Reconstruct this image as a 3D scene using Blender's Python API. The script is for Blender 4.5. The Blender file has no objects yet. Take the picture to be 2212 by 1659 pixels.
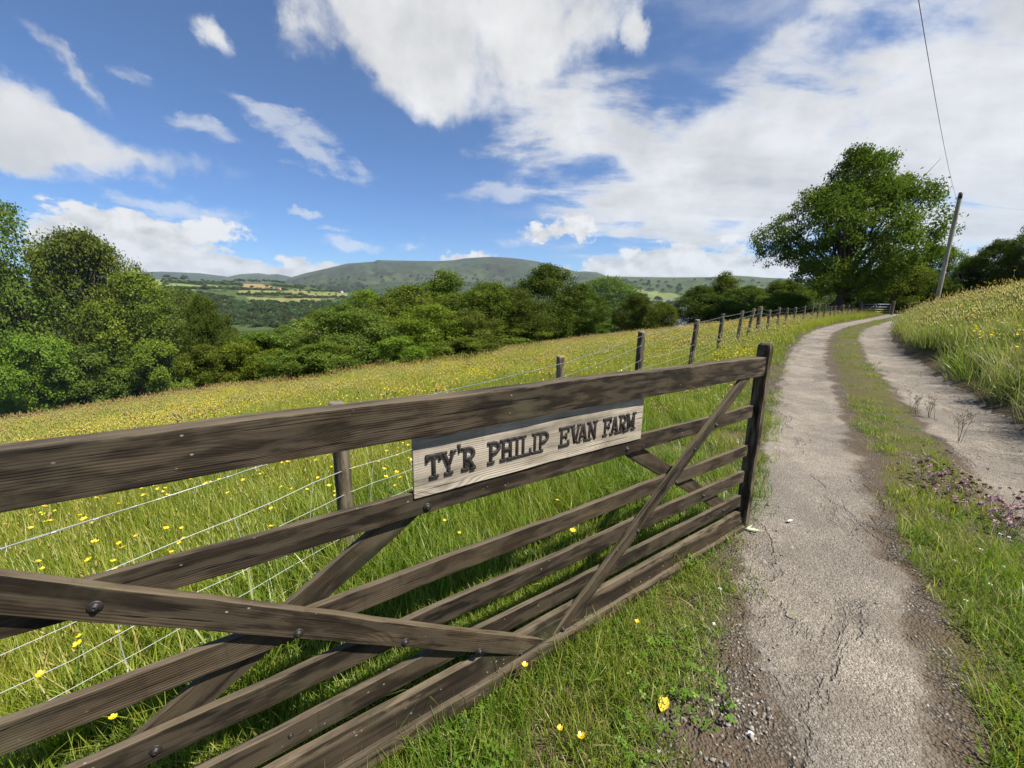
import bpy, bmesh, math, random
import numpy as np
from mathutils import Vector, Matrix, Euler

scene = bpy.context.scene
COL = scene.collection
R = math.radians

# ------------------------------------------------------------------ camera, sky, sun, exposure
CAM_H = 1.6
PITCH = 12.0
cam_d = bpy.data.cameras.new("camera")
cam_d.sensor_width = 36.0
cam_d.lens = 36.0 * 385.0 / 1024.0
cam_d.clip_start = 0.02
cam_d.clip_end = 30000.0
cam = bpy.data.objects.new("camera", cam_d)
cam.location = (0, 0, CAM_H)
cam.rotation_euler = (R(90 - PITCH), 0, 0)
COL.objects.link(cam)
scene.camera = cam

SUN_DIR = Vector((1.059, -0.488, 1.68)).normalized()
SUN_EL = math.asin(SUN_DIR.z)
SUN_AZ = math.atan2(SUN_DIR.x, SUN_DIR.y)
sun_d = bpy.data.lights.new("sun", 'SUN')
sun_d.energy = 5.0
sun_d.angle = R(0.53)
sun_d.color = (1.0, 0.94, 0.83)
sun = bpy.data.objects.new("sun", sun_d)
sun.rotation_euler = (-SUN_DIR).to_track_quat('-Z', 'Y').to_euler()
sun.location = (20, -10, 30)
COL.objects.link(sun)

scene.view_settings.view_transform = 'Standard'
scene.view_settings.look = 'None'
scene.view_settings.exposure = 0.9
scene.view_settings.gamma = 1.0
scene.view_settings.use_curve_mapping = False
scene.render.engine = 'CYCLES'
scene.cycles.max_bounces = 6
scene.cycles.diffuse_bounces = 3
scene.cycles.glossy_bounces = 2
scene.cycles.transmission_bounces = 3
scene.cycles.volume_bounces = 0
scene.cycles.transparent_max_bounces = 4
scene.cycles.use_denoising = True
scene.cycles.sample_clamp_indirect = 6.0


class NT:
    """small helper to write node trees"""
    def __init__(s, tree):
        s.t = tree; s.n = tree.nodes; s.l = tree.links
    def new(s, typ, **kw):
        nd = s.n.new(typ)
        for k, v in kw.items():
            setattr(nd, k, v)
        return nd
    def put(s, sock, v):
        if v is None:
            return
        if isinstance(v, bpy.types.NodeSocket):
            s.l.new(v, sock)
        else:
            try:
                sock.default_value = v
            except Exception:
                sock.default_value = tuple(v) + (1.0,)
    def math(s, op, a=None, b=None, c=None, clamp=False):
        nd = s.new('ShaderNodeMath', operation=op); nd.use_clamp = clamp
        for i, v in enumerate((a, b, c)):
            s.put(nd.inputs[i], v)
        return nd.outputs[0]
    def vmath(s, op, a=None, b=None):
        nd = s.new('ShaderNodeVectorMath', operation=op)
        s.put(nd.inputs[0], a); s.put(nd.inputs[1], b)
        return nd.outputs['Value'] if op in ('DOT_PRODUCT', 'LENGTH', 'DISTANCE') else nd.outputs[0]
    def mixc(s, fac, a, b, blend='MIX'):
        nd = s.new('ShaderNodeMix', data_type='RGBA', blend_type=blend)
        s.put(nd.inputs[0], fac); s.put(nd.inputs[6], a); s.put(nd.inputs[7], b)
        return nd.outputs[2]
    def noise(s, vec, scale, detail=4, rough=0.55, dist=0.0, lac=2.0):
        nd = s.new('ShaderNodeTexNoise')
        if vec is not None: s.l.new(vec, nd.inputs['Vector'])
        nd.inputs['Scale'].default_value = scale; nd.inputs['Detail'].default_value = detail
        nd.inputs['Roughness'].default_value = rough; nd.inputs['Distortion'].default_value = dist
        nd.inputs['Lacunarity'].default_value = lac
        return nd.outputs['Fac']
    def noisec(s, vec, scale, detail=3, rough=0.5):
        nd = s.new('ShaderNodeTexNoise')
        if vec is not None: s.l.new(vec, nd.inputs['Vector'])
        nd.inputs['Scale'].default_value = scale; nd.inputs['Detail'].default_value = detail
        nd.inputs['Roughness'].default_value = rough
        return nd.outputs['Color']
    def voro(s, vec, scale, feature='F1', rnd=1.0):
        nd = s.new('ShaderNodeTexVoronoi', feature=feature)
        if vec is not None: s.l.new(vec, nd.inputs['Vector'])
        nd.inputs['Scale'].default_value = scale; nd.inputs['Randomness'].default_value = rnd
        return nd
    def smooth(s, v, lo, hi, a=0.0, b=1.0):
        nd = s.new('ShaderNodeMapRange', interpolation_type='SMOOTHSTEP')
        s.put(nd.inputs[0], v)
        for i, x in enumerate((lo, hi, a, b)):
            s.put(nd.inputs[i + 1], x)
        return nd.outputs[0]
    def mapping(s, vec, loc=(0, 0, 0), rot=(0, 0, 0), scale=(1, 1, 1), typ='POINT'):
        nd = s.new('ShaderNodeMapping', vector_type=typ)
        s.l.new(vec, nd.inputs[0])
        nd.inputs['Location'].default_value = loc; nd.inputs['Rotation'].default_value = rot
        nd.inputs['Scale'].default_value = scale
        return nd.outputs[0]
    def ramp(s, fac, stops):
        nd = s.new('ShaderNodeValToRGB')
        el = nd.color_ramp.elements
        while len(el) < len(stops):
            el.new(0.5)
        for e, (p, c) in zip(el, stops):
            e.position = p; e.color = tuple(c) + (1.0,)
        s.put(nd.inputs[0], fac)
        return nd.outputs[0]
    def attr(s, name, typ='GEOMETRY'):
        nd = s.new('ShaderNodeAttribute', attribute_name=name, attribute_type=typ)
        return nd


# ---- world: Nishita sky with procedural clouds laid out by compass direction
def px_dir(X, Y):
    """compass direction of a point of the view (measured on the 2212 px wide photograph)"""
    x = X / 2212 * 1024 - 512; y = Y / 1659 * 768 - 384
    p = R(PITCH)
    v = np.array([x, -y * math.sin(p) + 385 * math.cos(p), -y * math.cos(p) - 385 * math.sin(p)])
    return v / np.linalg.norm(v)

def build_world():
    w = bpy.data.worlds.new("World"); scene.world = w; w.use_nodes = True
    t = NT(w.node_tree); t.n.clear()
    out = t.new('ShaderNodeOutputWorld'); bg = t.new('ShaderNodeBackground')
    sky = t.new('ShaderNodeTexSky', sky_type='NISHITA')
    sky.sun_disc = False; sky.sun_elevation = SUN_EL; sky.sun_rotation = SUN_AZ
    sky.altitude = 200; sky.air_density = 1.0; sky.dust_density = 0.0; sky.ozone_density = 4.0
    tc = t.new('ShaderNodeTexCoord'); D = tc.outputs['Generated']
    sep = t.new('ShaderNodeSeparateXYZ'); t.l.new(D, sep.inputs[0])
    az = t.math('ARCTAN2', sep.outputs[0], sep.outputs[1])
    el = t.math('ARCSINE', sep.outputs[2])
    ae = t.new('ShaderNodeCombineXYZ'); t.l.new(az, ae.inputs[0]); t.l.new(el, ae.inputs[1])
    AE = ae.outputs[0]
    # cloud-deck coordinates (flat layer overhead, so clouds shrink to the horizon)
    zc = t.math('ADD', t.math('MAXIMUM', sep.outputs[2], 0.0), 0.20)
    pl = t.new('ShaderNodeCombineXYZ')
    t.l.new(t.math('DIVIDE', sep.outputs[0], zc), pl.inputs[0]); t.l.new(t.math('DIVIDE', sep.outputs[1], zc), pl.inputs[1])
    P = pl.outputs[0]
    warp = t.vmath('SUBTRACT', t.noisec(AE, 4.5, 6, 0.64), (0.5, 0.5, 0.5))
    AEw = t.vmath('ADD', AE, t.vmath('MULTIPLY', warp, (0.22, 0.16, 0)))
    AEs = t.vmath('ADD', AE, t.vmath('MULTIPLY', warp, (0.07, 0.035, 0)))
    def lobes(specs, vec):
        tot = None
        for (X, Y, hw, hh, rot, wgt) in specs:
            d = px_dir(X, Y); e1 = px_dir(X - hw, Y); e2 = px_dir(X + hw, Y); e3 = px_dir(X, Y - hh); e4 = px_dir(X, Y + hh)
            azi = lambda q: math.atan2(q[0], q[1])
            A = azi(d); E = math.asin(d[2])
            ra = abs(azi(e2) - azi(e1)) / 2; rb = abs(math.asin(e3[2]) - math.asin(e4[2])) / 2
            m = t.mapping(vec, loc=(A, E, 0), rot=(0, 0, R(rot)), scale=(ra, rb, 1), typ='TEXTURE')
            g = t.new('ShaderNodeTexGradient', gradient_type='SPHERICAL'); t.l.new(m, g.inputs[0])
            v = t.math('MULTIPLY', g.outputs['Fac'], wgt)
            tot = v if tot is None else t.math('ADD', tot, v)
        return tot
    # masses of cloud: (x, y, half width, half height as they appear in the view, tilt, weight)
    cum = [(820, 10, 240, 170, 0, 1.3), (1080, 10, 360, 200, 0, 1.4), (890, 150, 150, 130, -20, 1.1), (1090, 170, 230, 130, 15, .8), (650, 60, 70, 90, 0, .6),
           (40, 260, 190, 110, -14, 1.3), (60, 320, 260, 70, -3, 1.0), (300, 325, 240, 62, -9, 1.0), (475, 68, 75, 52, -20, 1.1),
           (165, 140, 150, 34, -38, .75), (40, 50, 130, 40, -25, .5), (1395, 45, 40, 80, 8, .7)]
    layer = [(1230, 260, 240, 120, 0, 1.0), (1400, 380, 330, 150, 5, 1.1), (1600, 300, 420, 190, 12, .9), (1900, 300, 480, 220, 12, 1.0), (2150, 400, 450, 330, 0, 1.1),
             (2150, 150, 320, 200, 25, .8), (1800, 60, 380, 130, 22, .42), (1450, 490, 330, 90, 0, .9), (2500, 300, 600, 500, 0, 1.3), (1160, 390, 90, 60, 5, .4), (1200, 220, 260, 110, 10, .7), (1600, 430, 420, 110, 0, .8), (1900, 160, 420, 120, 28, .5)]
    low = [(300, 540, 260, 95, 0, 1.5), (180, 500, 200, 90, 0, 1.0), (430, 500, 170, 50, 0, .8), (600, 600, 260, 60, 0, 1.3), (430, 600, 300, 60, 0, 1.1),
           (1330, 600, 190, 62, 0, 1.3), (1500, 590, 300, 90, 0, 1.5), (1010, 565, 110, 36, 0, .9), (1240, 498, 66, 44, 0, 1.4), (1155, 503, 44, 30, 0, 1.2), (820, 590, 200, 30, 0, .7)]
    thin = [(700, 350, 130, 36, -14, 1.3), (615, 258, 150, 36, -8, 1.0), (650, 300, 130, 34, -5, .6), (440, 285, 110, 30, -8, .8), (310, 160, 90, 22, -15, .35), (1090, 430, 170, 36, 3, 1.2), (765, 527, 90, 20, 0, 1.5),
            (380, 437, 190, 30, -3, 1.2), (650, 456, 60, 12, 0, 1.0), (900, 525, 60, 16, 0, .9), (1120, 520, 80, 20, 0, .9), (720, 497, 90, 16, 0, .9), (1070, 325, 110, 30, 5, .7), (640, 370, 70, 14, 0, .5)]
    n_big = t.noise(AE, 3.2, 5, 0.6)
    n_cum = t.noise(AE, 6.0, 8, 0.60)
    Pr = t.mapping(P, rot=(0, 0, R(40)), scale=(0.75, 1.5, 1))
    n_lay = t.noise(Pr, 2.3, 8, 0.60, 0.2)
    AEl = t.mapping(AE, scale=(1, 1.35, 1))
    n_low = t.noise(AEl, 17.0, 8, 0.62, 0.0)
    AEt = t.mapping(AE, scale=(.5, 1.4, 1), rot=(0, 0, R(8)))
    n_thin = t.noise(AEt, 15.0, 8, 0.68, 0.2)
    def dens(cov, noise, lo, hi, amp):
        gate_ = t.smooth(cov, 0.0, 0.3)
        return t.smooth(t.math('ADD', cov, t.math('MULTIPLY', t.math('MULTIPLY', t.math('SUBTRACT', noise, 0.5), amp), gate_)), lo, hi)
    d1 = dens(lobes(cum, AEw), n_cum, 0.06, 0.92, 2.4)
    d2 = dens(lobes(layer, AEw), n_lay, 0.0, 1.15, 4.4)
    d3 = dens(lobes(low, AEs), n_low, 0.28, 0.72, 3.4)
    d4 = dens(lobes(thin, AEw), n_thin, 0.15, 1.0, 2.8)
    keep = lambda a, b: t.math('SUBTRACT', 1.0, t.math('MULTIPLY', t.math('SUBTRACT', 1.0, a), t.math('SUBTRACT', 1.0, b)))
    d12 = keep(t.math('MULTIPLY', d1, .97), t.math('MULTIPLY', d2, 0.92))
    wis = t.math('MULTIPLY', t.math('MULTIPLY', t.smooth(n_lay, 0.46, 0.75), 0.40), t.smooth(az, -.2, .5))
    dd = keep(keep(d12, t.math('MULTIPLY', d4, .52)), keep(d3, wis))
    # brightness of the cloud: bright billows, grey bellies
    n_bel = t.noise(t.mapping(AE, loc=(.02, 0.05, 0)), 8.0, 4, 0.58)
    n_lo2 = t.noise(t.mapping(AEl, loc=(-.008, -.020, 0)), 17.0, 3, 0.5, 0.0)
    b = t.math('MULTIPLY', t.math('SUBTRACT', n_big, 0.5), 0.6)
    b = t.math('ADD', b, t.math('MULTIPLY', t.math('SUBTRACT', n_bel, 0.5), 0.55))
    b = t.math('ADD', b, t.math('MULTIPLY', t.math('SUBTRACT', n_lay, 0.5), t.math('MULTIPLY', d2, -.75)))
    b = t.math('ADD', b, t.math('MULTIPLY', t.math('MULTIPLY', t.math('SUBTRACT', n_low, n_lo2), 1.1), d3))
    rim = t.math('MULTIPLY', t.smooth(dd, .55, 1.0), -.07)
    lum = t.math('ADD', t.math('ADD', 1.01, t.math('MULTIPLY', b, 1.1)), rim)
    lum = t.math('MINIMUM', t.math('MAXIMUM', lum, 0.52), 1.08)
    ccol = t.mixc(t.smooth(lum, 0.5, 0.9), (0.90, 0.96, 1.06, 1), (1.0, 1.0, 1.0, 1))
    cs = t.vmath('SCALE', ccol); cs_node = cs.node; t.put(cs_node.inputs[3], t.math('MULTIPLY', lum, CLOUD_GAIN))
    # sky colour as the camera recorded it
    hs = t.new('ShaderNodeHueSaturation'); hs.inputs['Saturation'].default_value = SKY_SAT; hs.inputs['Value'].default_value = SKY_VAL
    hs.inputs['Hue'].default_value = SKY_HUE
    t.l.new(sky.outputs[0], hs.inputs['Color'])
    tint = t.mixc(t.smooth(sep.outputs[2], 0.0, 0.55), (.60, .88, 1.18, 1), (.80, .92, 1.0, 1))
    skyc = t.mixc(1.0, hs.outputs[0], tint, 'MULTIPLY')
    up = t.smooth(sep.outputs[2], -0.02, 0.0)
    mix = t.mixc(t.math('MULTIPLY', dd, up), skyc, cs)
    t.l.new(mix, bg.inputs['Color']); bg.inputs['Strength'].default_value = SKY_STRENGTH
    t.l.new(bg.outputs[0], out.inputs['Surface'])
    w.cycles.sampling_method = 'MANUAL'; w.cycles.sample_map_resolution = 512

SKY_STRENGTH = 0.071
CLOUD_GAIN = 6.4
SKY_SAT = 1.12
SKY_VAL = 0.92
SKY_HUE = 0.505
build_world()

# ------------------------------------------------------------------ object helpers
def link(o, parent=None):
    COL.objects.link(o)
    if parent is not None:
        o.parent = parent
    return o

def tag(o, label=None, cat=None, group=None, kind=None):
    if label: o['label'] = label
    if cat: o['category'] = cat
    if group: o['group'] = group
    if kind: o['kind'] = kind
    return o

def empty(name, loc, rotz=0.0):
    o = bpy.data.objects.new(name, None)
    o.empty_display_size = 0.2
    o.location = loc; o.rotation_euler = (0, 0, rotz)
    return link(o)

def mk_mesh(name, V, quads=None, tris=None, mat=None, smooth=False, attrs=None):
    me = bpy.data.meshes.new(name)
    V = np.asarray(V, dtype=np.float32)
    q = np.asarray(quads, dtype=np.int32).reshape(-1, 4) if quads is not None and len(quads) else np.zeros((0, 4), np.int32)
    tr = np.asarray(tris, dtype=np.int32).reshape(-1, 3) if tris is not None and len(tris) else np.zeros((0, 3), np.int32)
    me.vertices.add(len(V)); me.vertices.foreach_set('co', V.ravel())
    nl = q.size + tr.size
    me.loops.add(nl); me.loops.foreach_set('vertex_index', np.concatenate([q.ravel(), tr.ravel()]).astype(np.int32))
    npoly = len(q) + len(tr)
    me.polygons.add(npoly)
    starts = np.concatenate([np.arange(len(q)) * 4, q.size + np.arange(len(tr)) * 3]).astype(np.int32)
    me.polygons.foreach_set('loop_start', starts)
    me.update(calc_edges=True)
    if smooth:
        me.polygons.foreach_set('use_smooth', np.ones(npoly, dtype=bool))
    if attrs:
        for k, a in attrs.items():
            a = np.asarray(a, dtype=np.float32)
            if a.ndim == 1:
                at = me.attributes.new(k, 'FLOAT', 'POINT'); at.data.foreach_set('value', a)
            else:
                at = me.attributes.new(k, 'FLOAT_COLOR', 'POINT')
                at.data.foreach_set('color', np.concatenate([a, np.ones((len(a), 1), np.float32)], 1).ravel())
    if mat: me.materials.append(mat)
    me.validate()
    return me

class MB:
    """gathers shapes and links them as ONE mesh"""
    def __init__(s):
        s.V = []; s.Q = []; s.T = []; s.n = 0
    def add(s, V, Q=None, T=None):
        V = np.asarray(V, dtype=float).reshape(-1, 3)
        s.V.append(V)
        if Q is not None and len(Q): s.Q.append(np.asarray(Q, dtype=int).reshape(-1, 4) + s.n)
        if T is not None and len(T): s.T.append(np.asarray(T, dtype=int).reshape(-1, 3) + s.n)
        s.n += len(V)
    def tube(s, pts, rad, sides=6, cap=True):
        pts = np.asarray(pts, dtype=float); n = len(pts)
        rad = np.full(n, rad) if np.isscalar(rad) else np.asarray(rad, dtype=float)
        tan = np.gradient(pts, axis=0); tan /= np.linalg.norm(tan, axis=1)[:, None] + 1e-9
        ref = np.array([0, 0, 1.0]) if abs(tan[:, 2]).mean() < 0.8 else np.array([1.0, 0, 0])
        a = np.cross(tan, ref); a /= np.linalg.norm(a, axis=1)[:, None] + 1e-9
        b = np.cross(tan, a)
        ang = np.linspace(0, 2 * math.pi, sides, endpoint=False)
        V = pts[:, None, :] + rad[:, None, None] * (np.cos(ang)[None, :, None] * a[:, None, :] + np.sin(ang)[None, :, None] * b[:, None, :])
        V = V.reshape(-1, 3)
        i, j = np.meshgrid(np.arange(n - 1), np.arange(sides), indexing='ij')
        j2 = (j + 1) % sides
        Q = np.stack([i * sides + j, i * sides + j2, (i + 1) * sides + j2, (i + 1) * sides + j], -1).reshape(-1, 4)
        T = []
        if cap:
            V = np.concatenate([V, pts[:1], pts[-1:]]); c0 = n * sides; c1 = c0 + 1
            for k in range(sides):
                T.append((c0, (k + 1) % sides, k)); T.append((c1, (n - 1) * sides + k, (n - 1) * sides + (k + 1) % sides))
        s.add(V, Q, T)
    def box(s, x0, y0, z0, x1, y1, z1):
        V = [(x, y, z) for z in (z0, z1) for y in (y0, y1) for x in (x0, x1)]
        s.add(V, [(0, 2, 3, 1), (4, 5, 7, 6), (0, 1, 5, 4), (2, 6, 7, 3), (0, 4, 6, 2), (1, 3, 7, 5)])
    def build(s, name, mat, parent=None, smooth=False, attrs=None):
        me = mk_mesh(name, np.concatenate(s.V), np.concatenate(s.Q) if s.Q else None, np.concatenate(s.T) if s.T else None, mat, smooth, attrs)
        return link(bpy.data.objects.new(name, me), parent)

# ------------------------------------------------------------------ terrain
L1 = np.array([(-30, -33), (-6, -6.7), (-2.4, -2.45), (0.7, 1.28), (1.59, 2.4), (2.95, 4.25), (4.18, 5.94), (5.6, 7.85), (8.46, 11.6), (13.0, 16.95), (17.18, 21.1), (22.2, 25.5), (31, 33), (50, 50), (90, 88), (200, 195)], dtype=float)
def curve_smooth(P, step=0.25):
    # Catmull-Rom resample
    out = []
    for i in range(len(P) - 1):
        p0 = P[max(i - 1, 0)]; p1 = P[i]; p2 = P[i + 1]; p3 = P[min(i + 2, len(P) - 1)]
        n = max(2, int(np.linalg.norm(p2 - p1) / step))
        for k in range(n):
            u = k / n
            out.append(0.5 * ((2 * p1) + (-p0 + p2) * u + (2 * p0 - 5 * p1 + 4 * p2 - p3) * u * u + (-p0 + 3 * p1 - 3 * p2 + p3) * u ** 3))
    out.append(P[-1])
    return np.array(out)
EDGE = curve_smooth(L1)
_EDGE_C = curve_smooth(L1, 2.0)
def lateral(x, y):
    """signed distance left (+) of the track's left edge"""
    x = np.asarray(x, dtype=float); y = np.asarray(y, dtype=float)
    sh = x.shape; p = np.stack([x.ravel(), y.ravel()], 1)
    best = np.full(len(p), 1e18); sg = np.zeros(len(p))
    A = _EDGE_C[:-1]; B = _EDGE_C[1:]
    for a, b in zip(A, B):
        d = b - a; L2 = d @ d
        u = np.clip(((p - a) @ d) / L2, 0, 1)
        r = p - a - u[:, None] * d
        q = (r * r).sum(1)
        m = q < best
        best[m] = q[m]
        sg[m] = np.sign(d[0] * (p[m, 1] - a[1]) - d[1] * (p[m, 0] - a[0]))
    return (np.sqrt(best) * sg).reshape(sh)
def softplus(x, k):
    return np.where(x / k > 30, x, k * np.log1p(np.exp(np.minimum(x / k, 30))))
TRACK_W = 2.5
def road_z(x, y):
    q = .67 * x + .74 * y
    return np.where(q < 20, -.09 + .018 * q, .27 + .006 * (np.minimum(q, 220) - 20))
def height(x, y, w=None):
    x = np.asarray(x, dtype=float); y = np.asarray(y, dtype=float)
    if w is None: w = lateral(x, y)
    z = road_z(x, y)
    wl = np.maximum(w, 0)
    z = z - .05 * wl - .10 * (softplus(wl - 2.4, .5) - softplus(-2.4 * np.ones(1), .5)) - .06 * softplus(wl - 34, 3)
    b = np.maximum(-w - TRACK_W, 0)
    bank = .46 * b - .20 * softplus(b - 2.2, .5) - .22 * softplus(b - 10.5, 1.2)
    b0 = -.20 * softplus(np.array(-2.2), .5) - .22 * softplus(np.array(-10.5), 1.2)
    z = z + np.where(b > 0, bank - b0, 0)
    bump = (.05 * np.sin(x * .9 + 1.3) * np.sin(y * .8) + .03 * np.sin(x * 2.1 + y * 1.7)) * np.clip((np.abs(w + TRACK_W / 2) - TRACK_W / 2 - .3) / 2, 0, 1)
    far = np.clip((np.hypot(x, y) - 60) / 200, 0, 1)
    z = z + bump * (1 - far)
    floor = -48 + 6 * np.sin(x / 310 + 1) * np.sin(y / 270)
    z = np.maximum(z, floor)
    return np.minimum(z, 46)

def h1(x, y):
    return float(height(np.array([x]), np.array([y]))[0])

def land(X, Y, lift=0.0):
    """where the line of sight through a point measured on the photo meets the ground"""
    v = px_dir(X, Y)
    ts = np.geomspace(0.6, 4000, 6000)
    p = v[None] * ts[:, None] + np.array([0, 0, CAM_H])
    g = height(p[:, 0], p[:, 1]) + lift
    k = np.argmax(p[:, 2] < g)
    return p[k] if p[k, 2] < g[k] else p[-1]

# ------------------------------------------------------------------ materials
def new_mat(name):
    m = bpy.data.materials.new(name); m.use_nodes = True
    t = NT(m.node_tree); t.n.clear()
    out = t.new('ShaderNodeOutputMaterial')
    return m, t, out

def principled(t, out, col, rough=0.8, bump=None, bstr=0.3, bdist=0.01, spec=0.3, metal=0.0):
    p = t.new('ShaderNodeBsdfPrincipled')
    t.put(p.inputs['Base Color'], col); t.put(p.inputs['Roughness'], rough)
    p.inputs['Specular IOR Level'].default_value = spec; p.inputs['Metallic'].default_value = metal
    if bump is not None:
        b = t.new('ShaderNodeBump'); b.inputs['Strength'].default_value = bstr; b.inputs['Distance'].default_value = bdist
        t.put(b.inputs['Height'], bump); t.l.new(b.outputs[0], p.inputs['Normal'])
    t.l.new(p.outputs[0], out.inputs['Surface'])
    return p

def wood_material(name, dark, mid, light, top, ring=34.0, speck=True, topamt=0.85):
    m, t, out = new_mat(name)
    tc = t.new('ShaderNodeTexCoord'); oi = t.new('ShaderNodeObjectInfo')
    off = t.new('ShaderNodeCombineXYZ')
    t.l.new(t.math('MULTIPLY', oi.outputs['Random'], 37.0), off.inputs[0]); t.l.new(t.math('MULTIPLY', oi.outputs['Random'], 11.0), off.inputs[2])
    co = t.vmath('ADD', tc.outputs['Object'], off.outputs[0])
    # knots push the grain lines aside
    kv = t.voro(t.mapping(co, scale=(1.7, 4.0, 6.0)), 1.0)
    knot = t.smooth(kv.outputs['Distance'], 0.0, 0.34, 1.0, 0.0)
    core = t.smooth(kv.outputs['Distance'], 0.03, 0.12, 1.0, 0.0)
    s1 = t.noise(t.mapping(co, scale=(1.1, 5, 5)), 1.0, 3, 0.5)
    sep = t.new('ShaderNodeSeparateXYZ'); t.l.new(co, sep.inputs[0])
    y = t.math('ADD', t.math('MULTIPLY', sep.outputs[2], ring), t.math('MULTIPLY', sep.outputs[1], ring * .6))
    y = t.math('ADD', y, t.math('MULTIPLY', s1, 9.0)); y = t.math('ADD', y, t.math('MULTIPLY', knot, 6.0))
    rings = t.math('ABSOLUTE', t.math('SINE', t.math('MULTIPLY', y, 2.6)))
    rings = t.math('POWER', rings, 0.7)
    fine = t.noise(t.mapping(co, scale=(5, 210, 210)), 1.0, 4, 0.7)
    streak = t.noise(t.mapping(co, scale=(2.2, 46, 46)), 1.0, 5, 0.65)
    blot = t.noise(co, 7.0, 4, 0.6)
    g = t.math('ADD', t.math('MULTIPLY', rings, t.math('MULTIPLY', t.smooth(t.noise(t.mapping(co, scale=(1.4, 9, 9)), 1.0, 3), .35, .65), .42)), t.math('MULTIPLY', streak, 0.56))
    g = t.math('ADD', g, t.math('MULTIPLY', fine, 0.42)); g = t.math('ADD', g, t.math('MULTIPLY', t.math('SUBTRACT', blot, .5), 0.45))
    col = t.ramp(g, [(0.36, dark), (0.62, mid), (0.90, light)])
    bv = t.new('ShaderNodeHueSaturation'); t.put(bv.inputs['Value'], t.math('ADD', .72, t.math('MULTIPLY', oi.outputs['Random'], .62))); t.put(bv.inputs['Saturation'], t.math('ADD', .8, t.math('MULTIPLY', t.noise(co, 1.3, 3), .5)))
    t.l.new(col, bv.inputs['Color']); col = bv.outputs[0]
    bleach = t.math('MULTIPLY', t.smooth(t.noise(t.mapping(co, scale=(1.6, 16, 16)), 1.0, 4, .6), .56, .72), t.smooth(streak, .40, .62))
    col = t.mixc(t.math('MULTIPLY', bleach, .30), col, light + (1,))
    col = t.mixc(t.math('MULTIPLY', core, 0.85), col, tuple(c * .35 for c in dark) + (1,))
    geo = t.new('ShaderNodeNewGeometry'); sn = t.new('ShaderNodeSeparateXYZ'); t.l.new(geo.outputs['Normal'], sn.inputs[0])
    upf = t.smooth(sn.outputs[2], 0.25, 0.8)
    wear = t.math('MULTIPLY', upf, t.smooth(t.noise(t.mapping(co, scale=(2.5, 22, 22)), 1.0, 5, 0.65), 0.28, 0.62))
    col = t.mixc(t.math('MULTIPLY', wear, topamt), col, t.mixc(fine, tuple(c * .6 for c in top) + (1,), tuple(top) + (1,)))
    edge = t.math('MULTIPLY', t.smooth(geo.outputs['Pointiness'], 0.515, 0.56), t.smooth(t.noise(t.mapping(co, scale=(6, 30, 30)), 1, 3), .42, .6))
    col = t.mixc(t.math('MULTIPLY', edge, .7), col, tuple(top) + (1,))
    if speck:
        sv = t.voro(t.mapping(co, scale=(26, 40, 40)), 1.0)
        sp = t.math('MULTIPLY', t.smooth(sv.outputs['Distance'], 0.07, 0.12, 1, 0), t.smooth(t.noise(co, 9.0, 2), 0.56, 0.62))
        col = t.mixc(t.math('MULTIPLY', sp, .7), col, (0.36, 0.35, 0.32, 1))
        al = t.smooth(t.noise(co, 3.2, 5, 0.65), 0.52, 0.72)
        col = t.mixc(t.math('MULTIPLY', al, .30), col, (0.085, 0.085, 0.045, 1))
    drip = t.smooth(t.noise(t.mapping(co, scale=(38, 38, 3.0)), 1.0, 4, .6), .56, .74)
    col = t.mixc(t.math('MULTIPLY', drip, .28), col, tuple(c * .6 for c in mid) + (1,))
    crack = t.smooth(t.noise(t.mapping(co, scale=(2.4, 95, 95)), 1.0, 2, 0.5), 0.30, 0.36, 1, 0)
    col = t.mixc(t.math('MULTIPLY', crack, .6), col, tuple(c * .3 for c in dark) + (1,))
    h = t.math('ADD', t.math('MULTIPLY', g, 1.0), t.math('MULTIPLY', crack, -1.2))
    principled(t, out, col, 0.82, h, 0.55, 0.004, 0.25)
    return m

M_GATE = wood_material("gate_wood", (.0052, .0036, .0021), (.0185, .0128, .0072), (.054, .038, .0225), (.150, .117, .076), ring=170.0)
M_POST = wood_material("post_wood", (.024, .018, .011), (.078, .060, .036), (.17, .135, .085), (.26, .22, .155), ring=70)
M_OLDPOST = wood_material("old_post_wood", (.026, .021, .014), (.080, .065, .043), (.19, .155, .11), (.22, .195, .15), ring=70)
M_SIGN = wood_material("sign_wood", (.090, .076, .057), (.240, .208, .162), (.42, .37, .295), (.37, .325, .26), ring=150, speck=False, topamt=.2)
M_POLE = wood_material("pole_wood", (.10, .085, .06), (.24, .205, .15), (.36, .32, .25), (.36, .32, .25), ring=8, speck=False)

def plain(name, col, rough=0.6, metal=0.0, var=0.25, scale=20, spec=0.4):
    m, t, out = new_mat(name)
    tc = t.new('ShaderNodeTexCoord')
    n = t.noise(tc.outputs['Object'], scale, 4, 0.6)
    c = t.mixc(n, tuple(x * (1 - var) for x in col) + (1,), tuple(min(1, x * (1 + var)) for x in col) + (1,))
    principled(t, out, c, rough, n, .2, .003, spec, metal)
    return m
M_IRON = plain("rusty_iron", (.030, .026, .024), .5, 0.3, .6, 90, .5)
M_LETTER = plain("letter_iron", (.026, .021, .018), .5, 0.0, .6, 120, .4)
M_WIRE = plain("galvanised_wire", (.36, .37, .37), .45, .55, .2, 60, .5)
M_NET = plain("netting_wire", (.44, .44, .43), .5, .2, .15, 60, .5)
M_CABLE = plain("grey_cable", (.10, .10, .11), .5, 0, .2, 5)
M_GALV = plain("galvanised_gate", (.42, .44, .45), .5, .4, .2, 20)

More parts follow.
